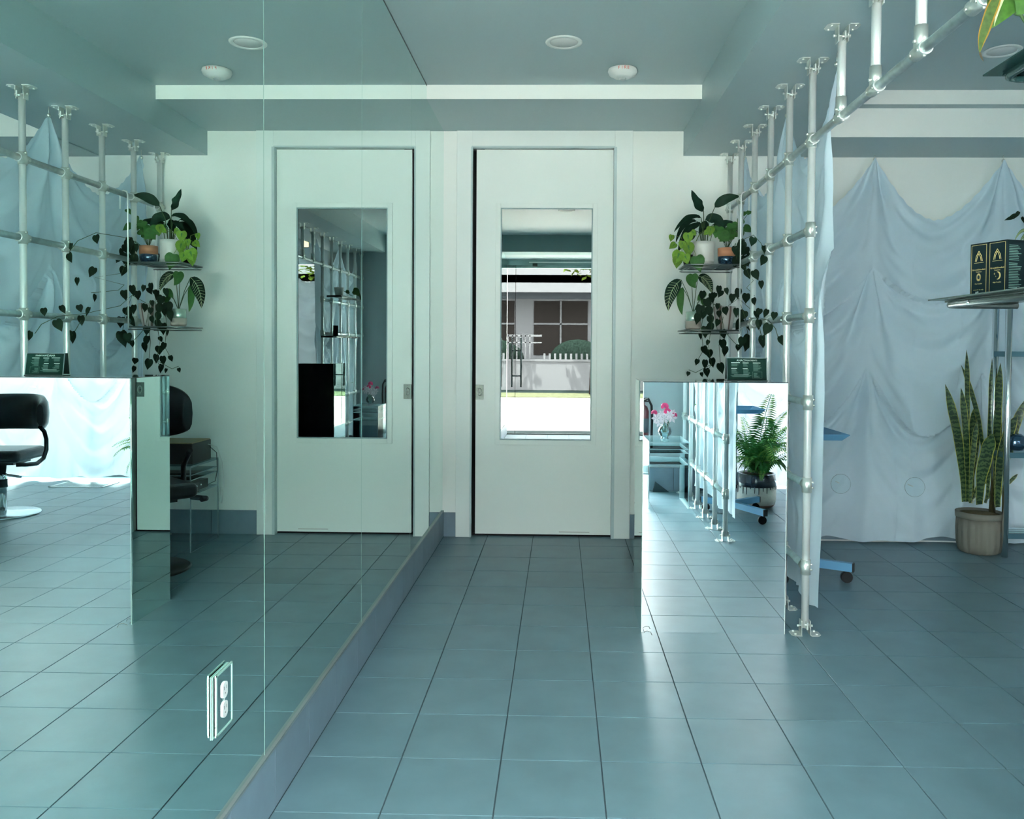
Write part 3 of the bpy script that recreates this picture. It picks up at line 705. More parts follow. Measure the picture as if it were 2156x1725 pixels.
# 4 striped-leaf plant in two-tone pot
b = P_(405, 1135); YQ = 4.99; t = thing('potted_plant', 'cream-veined striped-leaf plant in small two-tone pot', 'plant', (b.x, YQ, SZ2))
pot(t, [(.038, 0), (.046, .01), (.047, .05), (.042, .052)], mat('sand_glaze', (.42, .36, .32), .5), name='pot_base'); pot(t, [(.044, .05), (.046, .052), (.045, .108), (.040, .108), (.039, .09)], mat('pearl_glaze', (.50, .62, .52), .15, .5, coat=.6), name='pot_rim')
MB().lathe([(.040, .095), (.001, .1)], 18).build('soil', soil, t)
o0 = Vector((b.x, YQ, SZ2+.1))
def vein_leaf(a_, m_, c_, w_, dy, veins=True):
    A, Mi, C = P_(*a_, YQ+dy), P_(*m_, YQ+dy-.03), P_(*c_, YQ+dy-.03); W = w_/3.45*YQ/F_PX
    me = blade_mesh('leaf', rel(t, [A, Mi, C]), W, (.1, -1, .3), lance, [lf_dark if veins else lf_mid], .12, 14, .2); lo = link('leaf', me, t)
    q = rel(t, [A, Mi, C]); bz = lambda s: q[0]*(1-s)**2+q[1]*2*s*(1-s)+q[2]*s*s
    if veins:
        m = MB(); off = Vector((0, -.0016, 0))
        m.tube([bz(k/12)+off*1.5 for k in range(13)], .0014, 5)
        for k in range(2, 11):
            s = k/12; tg = (bz(s+.05)-bz(s-.05)).normalized(); sd = tg.cross(Vector((.1, -1, .3))).normalized(); ww = W*lance(s+.06)*.42
            for g in (-1, 1): m.tube([bz(s)+off, bz(s)+sd*g*ww*.6+tg*.012+off*2.2, bz(s)+sd*g*ww+tg*.02+off*2.4], .0010, 4)
        m.build('vein', lf_cream, lo)
    MB().tube(rel(t, [o0, (o0+A)*.5+Vector((0, 0, .02)), A]), .002, 6).build('stem', stemm, t)
for a in (((325, 825), (225, 900), (232, 1052), 95, 0), ((448, 800), (520, 810), (550, 925), 80, .02)): vein_leaf(*a)
vein_leaf((335, 880), (300, 980), (333, 1082), 55, .02, False); vein_leaf((395, 785), (385, 840), (432, 885), 75, -.02, False); vein_leaf((505, 915), (470, 940), (443, 978), 50, 0, False); vein_leaf((480, 960), (500, 1000), (490, 1020), 50, 0, False)
put_leaf(t, H_var, P_(408, 785, YQ-.02), .075, (.1, 0, -1), (0, -1, .2))

# snake plant
ps = lambda x, y: (1900+x/3.449, 700+y/3.449)
c0 = at(2061.5, 1140, 5.13); t = thing('snake_plant', 'tall snake plant with yellow-edged leaves in ribbed grey-brown pot', 'plant', (c0.x, 5.13, 0))
fl = lambda k, n: 1.0 if k % 4 < 2 else .955
pt_ = pot(t, [(.10, 0), (.118, .012), (.130, .06), (.134, .15), (.132, .215)], mat('stone_pot', (.17, .165, .135), .7, bump=.4, bscale=200), 72, fl)
MB().lathe([(.128, .213), (.136, .215), (.138, .25), (.124, .252), (.118, .235)], 36).build('pot_rim', mat('stone_pot'), t)
MB().lathe([(.122, .236), (.06, .246), (.001, .25)], 24).build('soil', mat('moss', (.09, .07, .025), .9, noise=.5, nscale=150, bump=.8, bscale=150), t)
SN = [((450, 1235), (455, 900), (432, 930), (370, 700), (310, 375), 75), ]
snl = [([(445, 1230), (440, 850), (310, 375)], 72, -.02, 0), ([(470, 1230), (475, 760), (425, 400)], 55, -.03, 0), ([(460, 1200), (475, 560), (465, 125)], 42, .02, 0), ([(492, 1240), (500, 850), (545, 640)], 40, -.06, 1), ([(555, 1250), (560, 930), (658, 735)], 118, -.08, 0),
       ([(600, 1100), (590, 620), (425, 235)], 42, .03, 0), ([(615, 1210), (640, 700), (655, 165)], 50, .02, 0), ([(680, 1255), (670, 700), (712, 220)], 66, -.01, 0), ([(690, 1270), (680, 820), (835, 600)], 88, -.07, 0), ([(700, 1160), (770, 1095), (838, 1028)], 25, -.05, 0), ([(510, 1200), (470, 720), (545, 520)], 62, .04, 0), ([(700, 1200), (760, 800), (890, 490)], 60, .03, 0), ([(600, 1240), (640, 1110), (725, 650)], 40, .05, 0), ([(480, 1200), (545, 800), (545, 545)], 50, .06, 0), ([(500, 1240), (560, 1100), (610, 1010)], 40, -.02, 1)]
sprof = lambda s: (.45+.55*min(1, s/.55))*(1 if s < .78 else max(0, 1-((s-.78)/.22)**1.6))
for pts_, w_, dy, _ in snl:
    q = [at(*ps(*a_), 5.13+dy*(1 if i else .6)) for i, a_ in enumerate(pts_)]
    me = blade_mesh('leaf', rel(t, q), w_/3.449*5.13/F_PX, (random.uniform(-.35, .35), -1, .1), sprof, [lf_snake, lf_yel], .18, 18, .3, .12); link('leaf', me, t)

# spider plant on the chrome rack
rk = thing('chrome_rack', 'chrome pole rack with glass shelves against the curtained wall', 'rack', (2.675, 5.0, 0))
for x, y in ((0, 0), (.62, 0), (0, .15), (.62, .15)):
    p = MB().tube([(x, y, .004), (x, y, 1.62)], .019, 16).build('pole', chrome, rk)
for z in (.135, .62, 1.225, 1.575):
    m = MB(); m.box(-.005, .63, -.014, -.006, z-.02, z+.012); m.box(-.005, .63, .156, .164, z-.02, z+.012); m.box(-.014, -.006, -.005, .155, z-.02, z+.012); fm = m.build('shelf_frame', mat('rack_frame', (.10, .22, .28), .3, .5), rk)
    MB().box(.0, .62, -.004, .155, z+.012, z+.018).build('shelf_glass', acry, fm)
t = thing('spider_plant', 'cream-striped spider plant in pale blue pot on the chrome rack', 'plant', (2.94, 5.08, 1.594))
pot(t, [(.085, 0), (.108, .06), (.115, .20), (.118, .27), (.105, .27)], mat('pale_blue_pot', (.38, .55, .72), .25), 28); MB().lathe([(.105, .25), (.001, .26)], 16).build('soil', soil, t)
for k in range(18):
    a_ = 2*PI*k/18+.2; L = random.uniform(.16, .26); st = Vector((0, 0, .25)); ca = math.cos(a_)
    me = blade_mesh('leaf', [st, st+Vector((ca*L*.7, math.sin(a_)*.05, .16+random.uniform(0, .12))), st+Vector((ca*L, math.sin(a_)*.08, random.uniform(-.16, .06)))], .020, (0, -1, .3), lambda s: min(1, (1-s)*3)*.9+.05, [mat('cream_leaf', (.36, .45, .22), .5), lf_mid], .2, 12, 0, .3); link('leaf', me, t)
for k in range(5):
    p_ = at(2133+k*6, 458-(k % 3)*6, 5.1); put_leaf(t, H_dark, p_, .055, (-1+.4*k, 0, -.3), (0, -1, .4), .5)
o = MB().lathe([(.05, 0), (.07, .04), (.06, .08), (.03, .1)], 20).build('glazed_bowl', mat('oil_glaze')); o.location = (2.77, 5.08, .639); tag(o, 'small iridescent dark bowl on the middle rack shelf', 'bowl')

# fern in drip-glazed pot behind the camera side window
t = thing('fern', 'large bright fern in black drip-glazed white pot by street window', 'plant', (1.56, .62, 0))
pot(t, [(.115, 0), (.135, .012), (.145, .025)], mat('raw_clay', (.30, .17, .12), .8), 32, name='pot_foot')
pot(t, [(.145, .025), (.152, .06), (.153, .165), (.15, .168)], mat('white_glaze', (.72, .66, .58), .35, noise=.06, nscale=60), 32, name='pot')
m = MB(); m.lathe([(.151, .160), (.155, .170), (.154, .22), (.148, .262), (.135, .265), (.13, .25)], 32)
for k in range(30):
    a_ = 2*PI*k/30; L = random.uniform(.008, .055); m.tube([(math.cos(a_)*.1535, math.sin(a_)*.1535, .165), (math.cos(a_)*.1545, math.sin(a_)*.1545, .165-L)], .0042, 6, True, .0026)
m.build('drip_glaze', mat('black_glaze', (.01, .018, .03), .1, coat=1), t); MB().lathe([(.132, .25), (.001, .26)], 18).build('soil', soil, t)
def frond(L, droop, m1):
    B = bmesh.new(); n = 34; P = []
    for i in range(n+1):
        s = i/n; a_ = 1.38 - droop*s**1.3; P.append(((P[-1][0]+math.cos(a_)*L/n) if P else 0, (P[-1][1]+math.sin(a_)*L/n) if P else 0))
    for i in range(2, n):
        x, z = P[i]; dx, dz = P[i+1][0]-P[i][0], P[i+1][1]-P[i][1]; l = math.hypot(dx, dz); dx /= l; dz /= l
        wl_ = L*.13*math.sin(PI*min(1, (i/n)**.7*.93+.05))**.7
        for sg in (-1, 1):
            tw = random.uniform(-.25, .25)
            vs = [B.verts.new((x, sg*.001, z)), B.verts.new((x+dx*L/n*.5, sg*wl_*.5, z+dz*L/n*.5-wl_*.08+tw*.01)), B.verts.new((x+dx*L/n*1.5, sg*wl_, z+dz*L/n-wl_*.25)), B.verts.new((x+dx*L/n*1.1, sg*wl_*.45, z+dz*L/n*1.1-wl_*.05))]
            f = B.faces.new(vs)
            if i > n*.72: f.material_index = 1
    for i in range(n):
        x, z = P[i]; x2, z2 = P[i+1]; r = .0018
        B.faces.new([B.verts.new(p) for p in ((x, -r, z), (x2, -r, z2), (x2, r, z2), (x, r, z))])
    me = bpy.data.meshes.new('frond'); B.to_mesh(me); B.free(); me.materials.append(m1); me.materials.append(lf_fern2); return me
FR = [frond(.66, .9, lf_fern), frond(.60, 1.7, lf_fern), frond(.50, 2.7, lf_fern), frond(.50, 1.4, lf_fern2), frond(.60, 2.1, lf_fern)]
for k in range(54):
    o = link('frond', FR[k % 5], t, loc=(random.uniform(-.06, .06), random.uniform(-.06, .06), .26)); o.rotation_euler = (random.uniform(-.25, .25), random.uniform(-.3, .35), k*2.399); s_ = random.uniform(1.0, 1.3)*(.68 if math.sin(k*2.399) < -.5 else 1)*(.55 if math.cos(k*2.399) < -.35 and k % 5 else .82 if math.cos(k*2.399) > .5 else 1); o.scale = (s_, s_*1.1, s_)
for k in range(12):
    a_ = 2*PI*k/12; st = Vector((math.cos(a_)*.02+.02, math.sin(a_)*.02+.12, .27)); me = blade_mesh('leaf', [st, st+Vector((math.cos(a_)*.09, math.sin(a_)*.09, .20)), st+Vector((math.cos(a_)*.18, math.sin(a_)*.18, random.uniform(.0, .1)))], .035, (0, .5, 1), lance, [lf_mid], .15, 10); link('leaf', me, t)

# ------------------------------------------------------------------ second-bay trays with boxes and plant
def metal_tray(z, label, x0, x1, y0, y1, m, lip):
    t = thing('tray_shelf', label, 'shelf', (0, 0, z))
    MB().box(x0+.03, x1, y0, y1-.02, .0, .004).build('tray_base', m, t)
    mm = MB(); 
    mm.tube([(x1, y1-.02, -.006), (x0+.06, y1-.02, -.006), (x0+.038, y1-.03, -.006), (x0+.032, y1-.05, -.006), (x0+.032, y0, -.006)], lip, 10); mm.build('rolled_edge', m, t)
    mm = MB(); mm.poly([(x0, y1), (x1, y1), (x1, y0), (x0, y0)][::-1], .005, .008); mm.build('top_plate', mat('plate_edge', (.10, .13, .125), .25, .6) if z < 1.6 else m, t)
    mm = MB(); mm.tube([(x0+.035, y1-.14, -.012), (x0+.022, y1-.14, -.004)], .004, 8); mm.build('screw', chrome, t)
    return t
metal_tray(1.350, 'steel tray shelf holding two black cartons on the pipes', .862, 1.058, 1.0, 1.965, mat('brushed_steel', (.20, .24, .23), .22, .8), .008)
t = metal_tray(1.800, 'high dark shelf under the leafy plant, near the ceiling pipes', .868, 1.058, .9, 1.742, mat('dark_steel', (.02, .07, .065), .25, .5), .008)
def carton(loc, rz, label, sunmoon, l2):
    t = thing('product_carton', label, 'box', loc, rz, None); W, D, Hh = .0470, .050, .113
    bx('carton', boxm, -W, 0, 0, D, 0, Hh, t, .0008)
    m = MB(); e = .0035; q = .0008
    for x0, x1, z0, z1 in ((-W+e, -W+e+q, e, Hh-e), (-e-q, -e, e, Hh-e), (-W+e, -e, Hh-e-q, Hh-e), (-W+e, -e, e, e+q)): m.box(x0, x1, -.0004, 0, z0, z1)
    m.build('gold_border', goldm, t)
    m = MB(); cx_ = -W/2; zt = Hh-.017
    for k, sp_ in enumerate((.0095, .0062)):
        for sg in (-1, 1):
            m.tube([(cx_, -.0005, zt-k*.005), (cx_+sg*sp_*.75, -.0005, zt-.011-k*.003), (cx_+sg*sp_, -.0005, zt-.022)], .00055, 5)
    m.box(cx_-.0125, cx_+.0125, -.0004, 0, zt-.0255, zt-.0248); m.build('arch_logo', goldm, t)
    Mx = Matrix.Rotation(PI/2, 4, 'X')
    def tx(s, size, z, mm=goldm): text('lettering', s, size, mm, Matrix.Translation((cx_, -.0004, z)) @ Mx, t, .0001)
    tx('GrowthStimulant', .0050, Hh-.057); tx('Treatment', .0036, Hh-.0618); tx(l2, .0034, Hh-.0875)
    if sunmoon == 'sun':
        m = MB(); n = 24
        for k in range(n):
            a_ = 2*PI*k/n; m.tube([(cx_+math.cos(a_)*.0032, -.0005, Hh-.0735+math.sin(a_)*.0045), (cx_+math.cos(a_)*.0062, -.0005, Hh-.0735+math.sin(a_)*.0085)], .0004, 4)
        m.build('sun_emblem', goldm, t)
        text('lettering', 'All', .008, inkw, Matrix.Translation((cx_-.004, -.0004, .006)) @ Mx, t, .0001)
        tx('serum for the scalp', .0034, .0125)
    else:
        m = MB(); o_ = [(cx_+.002+math.cos(a)*.0075, Hh-.0735+math.sin(a)*.0085) for a in [(-.62+1.24*k/12)*PI*.9 for k in range(13)]]
        i_ = [(cx_-.0005+math.cos(a)*.0062, Hh-.0735+math.sin(a)*.0072) for a in [(.58-1.16*k/12)*PI*.9 for k in range(13)]]
        pl = o_+i_; vs_ = [m.b.verts.new((x, -.0005, z)) for x, z in pl]; m._f(vs_)
        for dx_, dz_, r_ in ((-.0065, .004, .003), (-.003, -.0015, .0018)):
            m._f([m.b.verts.new((cx_+dx_+(r_ if k % 2 == 0 else r_*.3)*math.cos(PI*k/4)*.7, -.0005, Hh-.0735+dz_+(r_ if k % 2 == 0 else r_*.3)*math.sin(PI*k/4))) for k in range(8)])
        m.build('moon_emblem', goldm, t)
    m = MB()
    for k in range(27):
        if k == 10: continue
        z = Hh-.012-.0034*k; m.box(0, .0004, .006, .006+.034*random.uniform(.65, 1), z, z+.0011)
    m.build('side_print', inkd, t)
    return t
ang = math.atan2(-.09, .031)
# cartons: front faces run from (.897,1.84) to (.928,1.75)
dirx = Vector((.0315, -.0895, 0)).normalized()
rz = math.atan2(dirx.y, dirx.x)
e1 = Vector((.930, 1.752, 1.3585)); e0 = e1-dirx*.0480
carton(e0, rz, 'black and gold carton with sun emblem, farther along the shelf', 'sun', 'Day Complex')
carton(e1, rz, 'black and gold carton with moon emblem and printed side', 'moon', 'Night Complex')
t = thing('potted_plant', 'broad green leaved plant spilling from the high dark shelf', 'plant', (.975, 1.52, 1.808))
pot(t, [(.04, 0), (.055, .08), (.055, .1), (.048, .1)], mat('white_ceramic'), 24); MB().lathe([(.048, .09), (.001, .095)], 16).build('soil', soil, t)
YN = 1.5
def nl(a_, m_, c_, w_, mats, dy=0, band=0, prof=lance, wave=.4):
    q = rel(t, [at(*a_, YN+dy), at(*m_, YN+dy), at(*c_, YN+dy)]); me = blade_mesh('leaf', q, w_*YN/F_PX, (.2, -1, .1), prof, mats, .15, 14, wave, band); link('leaf', me, t)
hl = lambda s: min(1, .5+s*2)*max(0, 1-s)**.6
nl((2150, -55), (2110, -10), (2083, 62), 78, [mat('fresh_leaf', (.05, .13, .02), .4, noise=.2, nscale=90)], 0, 0, lance, .2)
nl((2140, -60), (2105, -10), (2093, 55), 10, [lf_cream], -.004, 0, lance, 0)
nl((2110, -30), (2066, 60), (2062, 112), 26, [mat('turning_leaf', (.06, .10, .02), .4, noise=.3, nscale=120), mat('amber_edge', (.30, .15, .015), .5)], -.01, .25)
nl((2062, 108), (2064, 118), (2071, 130), 5, [mat('dry_tip', (.06, .05, .03), .7)], -.01)
nl((2170, -30), (2165, 0), (2140, 30), 60, [MATS['fresh_leaf']], -.02)
nl((2200, 0), (2190, 40), (2155, 40), 50, [lf_mid], .05)
q = rel(t, [at(2136, 28, YN), at(2150, 32, YN), at(2165, 60, YN), Vector((.975, 1.52, 1.90))]); MB().tube(q, .003, 6).build('stem', stemm, t)

# ------------------------------------------------------------------ blue tray stands
def tray_stand(loc, rz, label, arms, zt=.80, trx=(-.05, .22, -.14, .14), col=(0, 0)):
    t = thing('tray_stand', label, 'trolley', loc, rz, None)
    x0, x1, y0, y1 = trx
    m = MB(); z = zt; e = .03
    v = [[m.b.verts.new(p) for p in r_] for r_ in ([(x0, y0, z+.03), (x1, y0, z+.03), (x1, y1, z+.03), (x0, y1, z+.03)], [(x0+e, y0+e, z), (x1-e, y0+e, z), (x1-e, y1-e, z), (x0+e, y1-e, z)])]
    m._f(v[1])
    for i in range(4): m._f([v[0][i], v[0][(i+1) % 4], v[1][(i+1) % 4], v[1][i]])
    o = m.build('tray', bluem, t); sm = o.modifiers.new('s', 'SOLIDIFY'); sm.thickness = .004
    c_ = MB().box(col[0]-.022, col[0]+.022, col[1]-.018, col[1]+.018, .05, z).build('column', bluem, t)
    MB().tube([(col[0]-.04, col[1]-.018, z-.26), (col[0]-.005, col[1]-.018, z-.26)], .011, 10).build('knob', blackm, c_)
    bx('column_boot', blackm, col[0]-.026, col[0]+.026, col[1]-.022, col[1]+.022, .045, .125, t)
    for ax, ay in arms:
        d_ = Vector((ax-col[0], ay-col[1], 0)); L = d_.length; M = Matrix.Translation((col[0], col[1], .085)) @ Matrix.Rotation(math.atan2(d_.y, d_.x), 4, 'Z')
        a_ = MB().box(.02, L, -.016, .016, -.022, .022, M).build('foot_bar', bluem, t)
        MB().box(L, L+.008, -.017, .017, -.023, .023, M).build('end_cap', blackm, a_)
        p_ = M @ Vector((L-.03, 0, -.055)); w_ = MB(); w_.tube([p_+Vector((0, -.012, 0)), p_+Vector((0, .012, 0))], .030, 16); w_.tube([p_+Vector((0, 0, .0)), p_+Vector((0, 0, .034))], .006, 8); w_.build('caster', blackm, t)
    return t
tray_stand((1.27, 4.56, 0), 0, 'pale blue tray stand on casters behind the pipe partition voile', [(.29, -.16), (-.1, -.22), (.2, .28)], .775, (-.045, .215, -.30, .1))
tray_stand((1.262, .98, 0), 0, 'pale blue tray stand on casters beside the fern', [(.19, .36), (.27, -.18), (-.16, -.16)], .785, (-.05, .19, -.05, .33), (0.02, 0))

# ------------------------------------------------------------------ acrylic tables
def acrylic_table(loc, w_, d_, label):
    t = thing('acrylic_table', label, 'table', loc)
    th = .006
    def pan(nm, x0, x1, y0, y1, z0, z1, ax):
        o = bx(nm, acry, x0, x1, y0, y1, z0, z1, t)
        m = MB(); e = .0028
        if ax == 'z':
            for a in ((x0, x1, y0, y0+e), (x0, x1, y1-e, y1), (x0, x0+e, y0, y1), (x1-e, x1, y0, y1)): m.box(a[0], a[1], a[2], a[3], z0-.0005, z1+.0005)
        else:
            for a in ((y0, y0+e, z0, z1), (y1-e, y1, z0, z1), (y0, y1, z0, z0+e), (y0, y1, z1-e, z1)): m.box(x0-.0005, x1+.0005, a[0], a[1], a[2], a[3])
        m.build('polished_edge', acedge, o)
    pan('tabletop', 0, w_, 0, d_, .512, .520, 'z')
    for z in (.460, .430): pan('drawer_shelf', th, w_-th, 0.004, d_, z, z+.004, 'z')
    pan('bottom_shelf', th, w_-th, 0, d_, .340, .346, 'z')
    pan('side_panel', 0, th, 0, d_, .002, .512, 'x'); pan('side_panel', w_-th, w_, 0, d_, .002, .512, 'x')
    for x in (.1, w_-.1): MB().ball((x, 0.002, .445), .006, 8, 6).build('knob', chrome, t)
    return t
acrylic_table((.692, .33, 0), .31, .46, 'clear acrylic side table holding the flower vase')
acrylic_table((.668, 4.86, 0), .33, .40, 'clear acrylic side table with black equipment, behind the plinth')
cas = o = thing('equipment_case', 'black boxy equipment case with tan lid on acrylic table', 'case', (.69, 4.93, .5205)); bx('body', blackm, 0, .28, 0, .27, 0, .125, o, .004); bx('lid', mat('tan_lid', (.30, .25, .13), .5), .005, .275, .005, .265, .125, .131, o)
o = thing('equipment_box', 'flat black device inside the acrylic table', 'device', (.70, 4.93, .3465)); bx('body', blackm, 0, .26, 0, .25, 0, .055, o, .003); m = MB(); m.ball((0, .08, .03), .006, 8, 6); m.ball((0, .14, .03), .006, 8, 6); m.build('knob', chrome, o)
for k, (lab, pts_) in enumerate((('looped black power cord', [(.69, 5.18, .6), (.655, 5.2, .56), (.650, 5.2, .45), (.66, 5.19, .38), (.70, 5.16, .36)]), ('hanging white charging cord', [(.69, 5.15, .62), (.64, 5.17, .60), (.61, 5.18, .5), (.60, 5.18, .35), (.615, 5.18, .24), (.63, 5.18, .25), (.62, 5.18, .35)]))):
    MB().tube([Vector(p)-cas.location for p in pts_], .0025, 6).build('power_cord', [blackm, white][k], cas)['label'] = lab
# vase with flowers
vx, vy = .842, .55
t = thing('glass_vase', 'round ribbed clear glass vase on acrylic table', 'vase', (vx, vy, .5205))
flr = lambda k, n: 1.0 if k % 2 else .96
MB().lathe([(.030, 0), (.034, .003), (.022, .012), (.045, .03), (.056, .06), (.045, .09), (.024, .105), (.023, .12), (.028, .135)], 32, fl=flr).build('body', thin_glass('vase_glass', (.72, .90, .93), .22), t)
pinkm = mat('pink_petal', (.62, .03, .16), .5, vary=.2); lilm = mat('lily_petal', (.82, .70, .74), .5, vary=.1)
fls = [(0, -.01, .255, .03, 1), (.018, 0, .215, .028, 1), (-.085, 0, .205, .022, 1), (.075, .0, .185, .022, 1), (-.01, .03, .165, .05, 0), (-.07, .02, .165, .045, 0), (.05, .03, .17, .045, 0), (-.05, .04, .13, .04, 0), (.03, .03, .195, .04, 0), (-.03, .02, .20, .035, 0), (.06, .0, .21, .03, 0)]
FL = ['bright pink carnation standing highest in the bouquet', 'pink carnation tucked just under the topmost one', 'small pink carnation out on the window-post side of bouquet', 'pink carnation out on the extinguisher side of bouquet', 'largest pale lily in the middle of the bouquet',
      'pale lily below the outlying small carnation', 'pale lily at the extinguisher side of bouquet', 'lowest pale lily drooping by the vase neck', 'pale lily behind the second carnation', 'small pale lily near top of bouquet', 'smallest pale lily, high beside the carnations']
for i, (dx_, dy_, z, r_, pk) in enumerate(fls):
    px_ = vx-dx_*1.0
    t = thing('cut_flower', FL[i], 'flower', (vx+dx_, vy+dy_, .5205+z), 0, 'pink carnations in the vase' if pk else 'pale lilies in the vase')
    m = MB()
    if pk:
        for k in range(26):
            a_, b_ = random.uniform(0, 2*PI), random.uniform(-.2, 1.3); c_ = Vector((math.cos(a_)*math.cos(b_), math.sin(a_)*math.cos(b_), math.sin(b_)))*r_*.75
            M = Matrix.Translation(c_) @ c_.to_track_quat('Z', 'Y').to_matrix().to_4x4() @ Matrix.Rotation(random.uniform(0, 6), 4, 'Z'); m.lathe([(.001, -.004), (r_*.42, .003), (r_*.5, .006)], 7); 
            for v in m.b.verts[-21:]: v.co = M @ v.co
            m.b.verts.ensure_lookup_table()
    else:
        for k in range(6):
            a_ = 2*PI*k/6; f_ = Vector((math.cos(a_)*.7, 1 if False else .5, math.sin(a_))); tp_ = Vector((math.cos(a_)*r_, .018, math.sin(a_)*r_)); sd = Vector((-math.sin(a_), 0, math.cos(a_)))*r_*.24
            vs_ = [m.b.verts.new(p) for p in (Vector((0, 0, 0)), tp_*.55+sd, tp_, tp_*.55-sd)]; m._f(vs_)
    m.b.verts.ensure_lookup_table(); m.build('petals', pinkm if pk else lilm, t)
    MB().tube([(0, 0, 0), (-dx_*.4, -dy_*.4, (.10-z)*.45), (-dx_*.85, -dy_*.85, .05-z)], .0018, 5).build('stem', stemm, t)
# fire extinguisher and door wedge by the stub wall
t = thing('fire_extinguisher', 'red fire extinguisher with black hose on the stub wall', 'extinguisher', (.79, -.005, .42)); t.location.x = .715; t.location.y = .04
MB().lathe([(.05, 0), (.055, .01), (.055, .28), (.04, .32), (.018, .335), (.016, .36)], 24).build('cylinder', mat('ext_red', (.12, .015, .02), .3, coat=.5), t); MB().lathe([(.0555, .10), (.0555, .22)], 24).build('label_band', mat('band', (.10, .12, .14), .4), t)
m = MB(); m.box(-.012, .05, -.008, .008, .36, .372); m.box(-.012, .05, -.008, .008, .385, .395); m.build('handle', blackm, t)
MB().tube([(.0, .02, .37), (.045, .03, .39), (.073, .03, .33), (.078, .03, .2), (.075, .03, .06)], .011, 10).build('hose', blackm, t)
o = MB().poly([(0, 0), (.14, 0), (.02, .09)], 0, .03, Matrix.Rotation(PI/2, 4, 'X')).build('door_wedge', mat('rubber', (.03, .06, .07), .7)); o.location = (.81, .04, 0.0005); tag(o, 'dark rubber door wedge on floor against the stub wall', 'doorstop')

# ------------------------------------------------------------------ salon chairs
def salon_chair(loc, rz, label):
    t = thing('salon_chair', label, 'chair', loc, rz)
    MB().lathe([(.245, 0), (.25, .006), (.24, .014), (.06, .022), (.034, .03)], 40).build('base_disc', mat('disc_chrome', (.62, .68, .70), .18, .9), t)
    p = MB().tube([(0, 0, .02), (0, 0, .40)], .030, 20).build('post', chrome, t); MB().lathe([(.036, .20), (.036, .26)], 20).build('post_sleeve', darkm, p)
    MB().tube([(.0, .0, .30), (-.10, .10, .30), (-.20, .14, .295)], .009, 8).build('pump_lever', chrome, t)
    m = MB(); m.box(-.22, .22, -.2, .22, .40, .485); s_ = m.build('seat', leather, t); b_ = s_.modifiers.new('b', 'BEVEL'); b_.width = .035; b_.segments = 4
    bx('seat_plate', darkm, -.14, .14, -.12, .12, .375, .40, t)
    # wrapped backrest
    m = MB(); n = 26; ring = []
    for i in range(n+1):
        a_ = PI+(i/n)*PI; cx_, cy_ = math.cos(a_), math.sin(a_); e = abs(2*i/n-1); h0, h1 = .60+.05*e**3, .875-.07*e**3
        sec = []
        for k in range(10):
            b2 = 2*PI*k/10; rr = .275+.038*math.cos(b2)*(1-.35*e**6)*(1+.12*abs(math.sin(i*PI/3))); zz = (h0+h1)/2+(h1-h0)/2*math.sin(b2)*(abs(math.sin(b2))**-.25 if abs(math.sin(b2)) > .01 else 1)
            sec.append(m.b.verts.new((cx_*rr, cy_*rr*.92+.02, zz)))
        ring.append(sec)
    for a, c in zip(ring, ring[1:]):
        for k in range(10):
            f = m._f([a[k], a[(k+1) % 10], c[(k+1) % 10], c[k]]); f.smooth = True
    m._f(ring[0][::-1]); m._f(ring[-1]); m.build('backrest', leather, t)
    for sx in (-1, 1):
        MB().tube([(sx*.265, .0, .64), (sx*.27, -.05, .60), (sx*.265, -.09, .54), (sx*.265, -.09, .46), (sx*.262, -.05, .40), (sx*.26, .04, .375), (sx*.26, .2, .39), (sx*.25, .23, .395), (sx*.22, .24, .395)], .015, 12).build('arm_tube', mat('arm_black', (.03, .035, .04), .15, .6), t)
    return t
salon_chair((2.53, 1.27, 0), .12, 'black leather salon chair on round chrome base near street window')
c2 = salon_chair((.765, 4.48, 0), 2.3, 'black high-backed salon chair standing behind the mirrored plinth')
for ch in c2.children:
    if ch.name.startswith('backrest'): ch.scale = (.9, .9, 1.2); ch.location = (0, 0, -.02)
    if ch.name.startswith('base_disc'): ch.data = ch.data.copy(); ch.data.materials[0] = darkm
# floor vent
t = thing('floor_vent', 'long metal floor vent grille by the street window', 'vent', (2.68, -.03, 0))
m = MB(); 
for a in ((-.24, .24, -.14, -.12), (-.24, .24, .12, .14), (-.24, -.22, -.14, .14), (.22, .24, -.14, .14)): m.box(a[0], a[1], a[2], a[3], .0005, .005)
m.build('frame', alum, t)
m = MB()
for k in range(22): m.box(-.215+k*.02, -.208+k*.02, -.12, .12, .001, .004)
m.build('louvres', galv, t)

# ------------------------------------------------------------------ street door and window
d = struct(bpy.data.objects.new('door_2', None)); COL.objects.link(d)
bx('glass_pane', glassm, XM, -.645, YD+.0, YD+.008, .01, 2.42, d); bx('glass_pane', glassm, -.635, .72, YD+.0, YD+.008, .01, 2.42, d)
bx('glass_edge', mat('rubber_black', (.008, .01, .01), .8, spec=.1), -.6425, -.637, YD-.002, YD+.010, .01, 2.42, d)
bx('sill', darkm, XM, .72, YD-.02, YD+.03, 0, .012, d); bx('header_trim', alum, -.45, .72, YD+.03, YD+.04, 2.45, 2.465, d)
m = MB()
for x in (-.685, -.555): m.tube([(x, YD+.06, .68), (x, YD+.06, 1.385)], .013, 12)
for z in (.84, 1.20): m.tube([(-.685, YD+.06, z), (-.555, YD+.06, z)], .010, 10)
for x in (-.685, -.555): m.tube([(x, YD+.06, .84), (x, YD+.0, .84)], .008, 8); m.tube([(x, YD+.06, 1.2), (x, YD, 1.2)], .008, 8)
m.build('ladder_handle', mat('handle_black', (.03, .05, .05), .3, .5), d)
bx('closer_box', darkm, -.40, -.33, YD+.01, YD+.07, 2.40, 2.44, d)
wd = struct(bpy.data.objects.new('window_1', None)); COL.objects.link(wd)
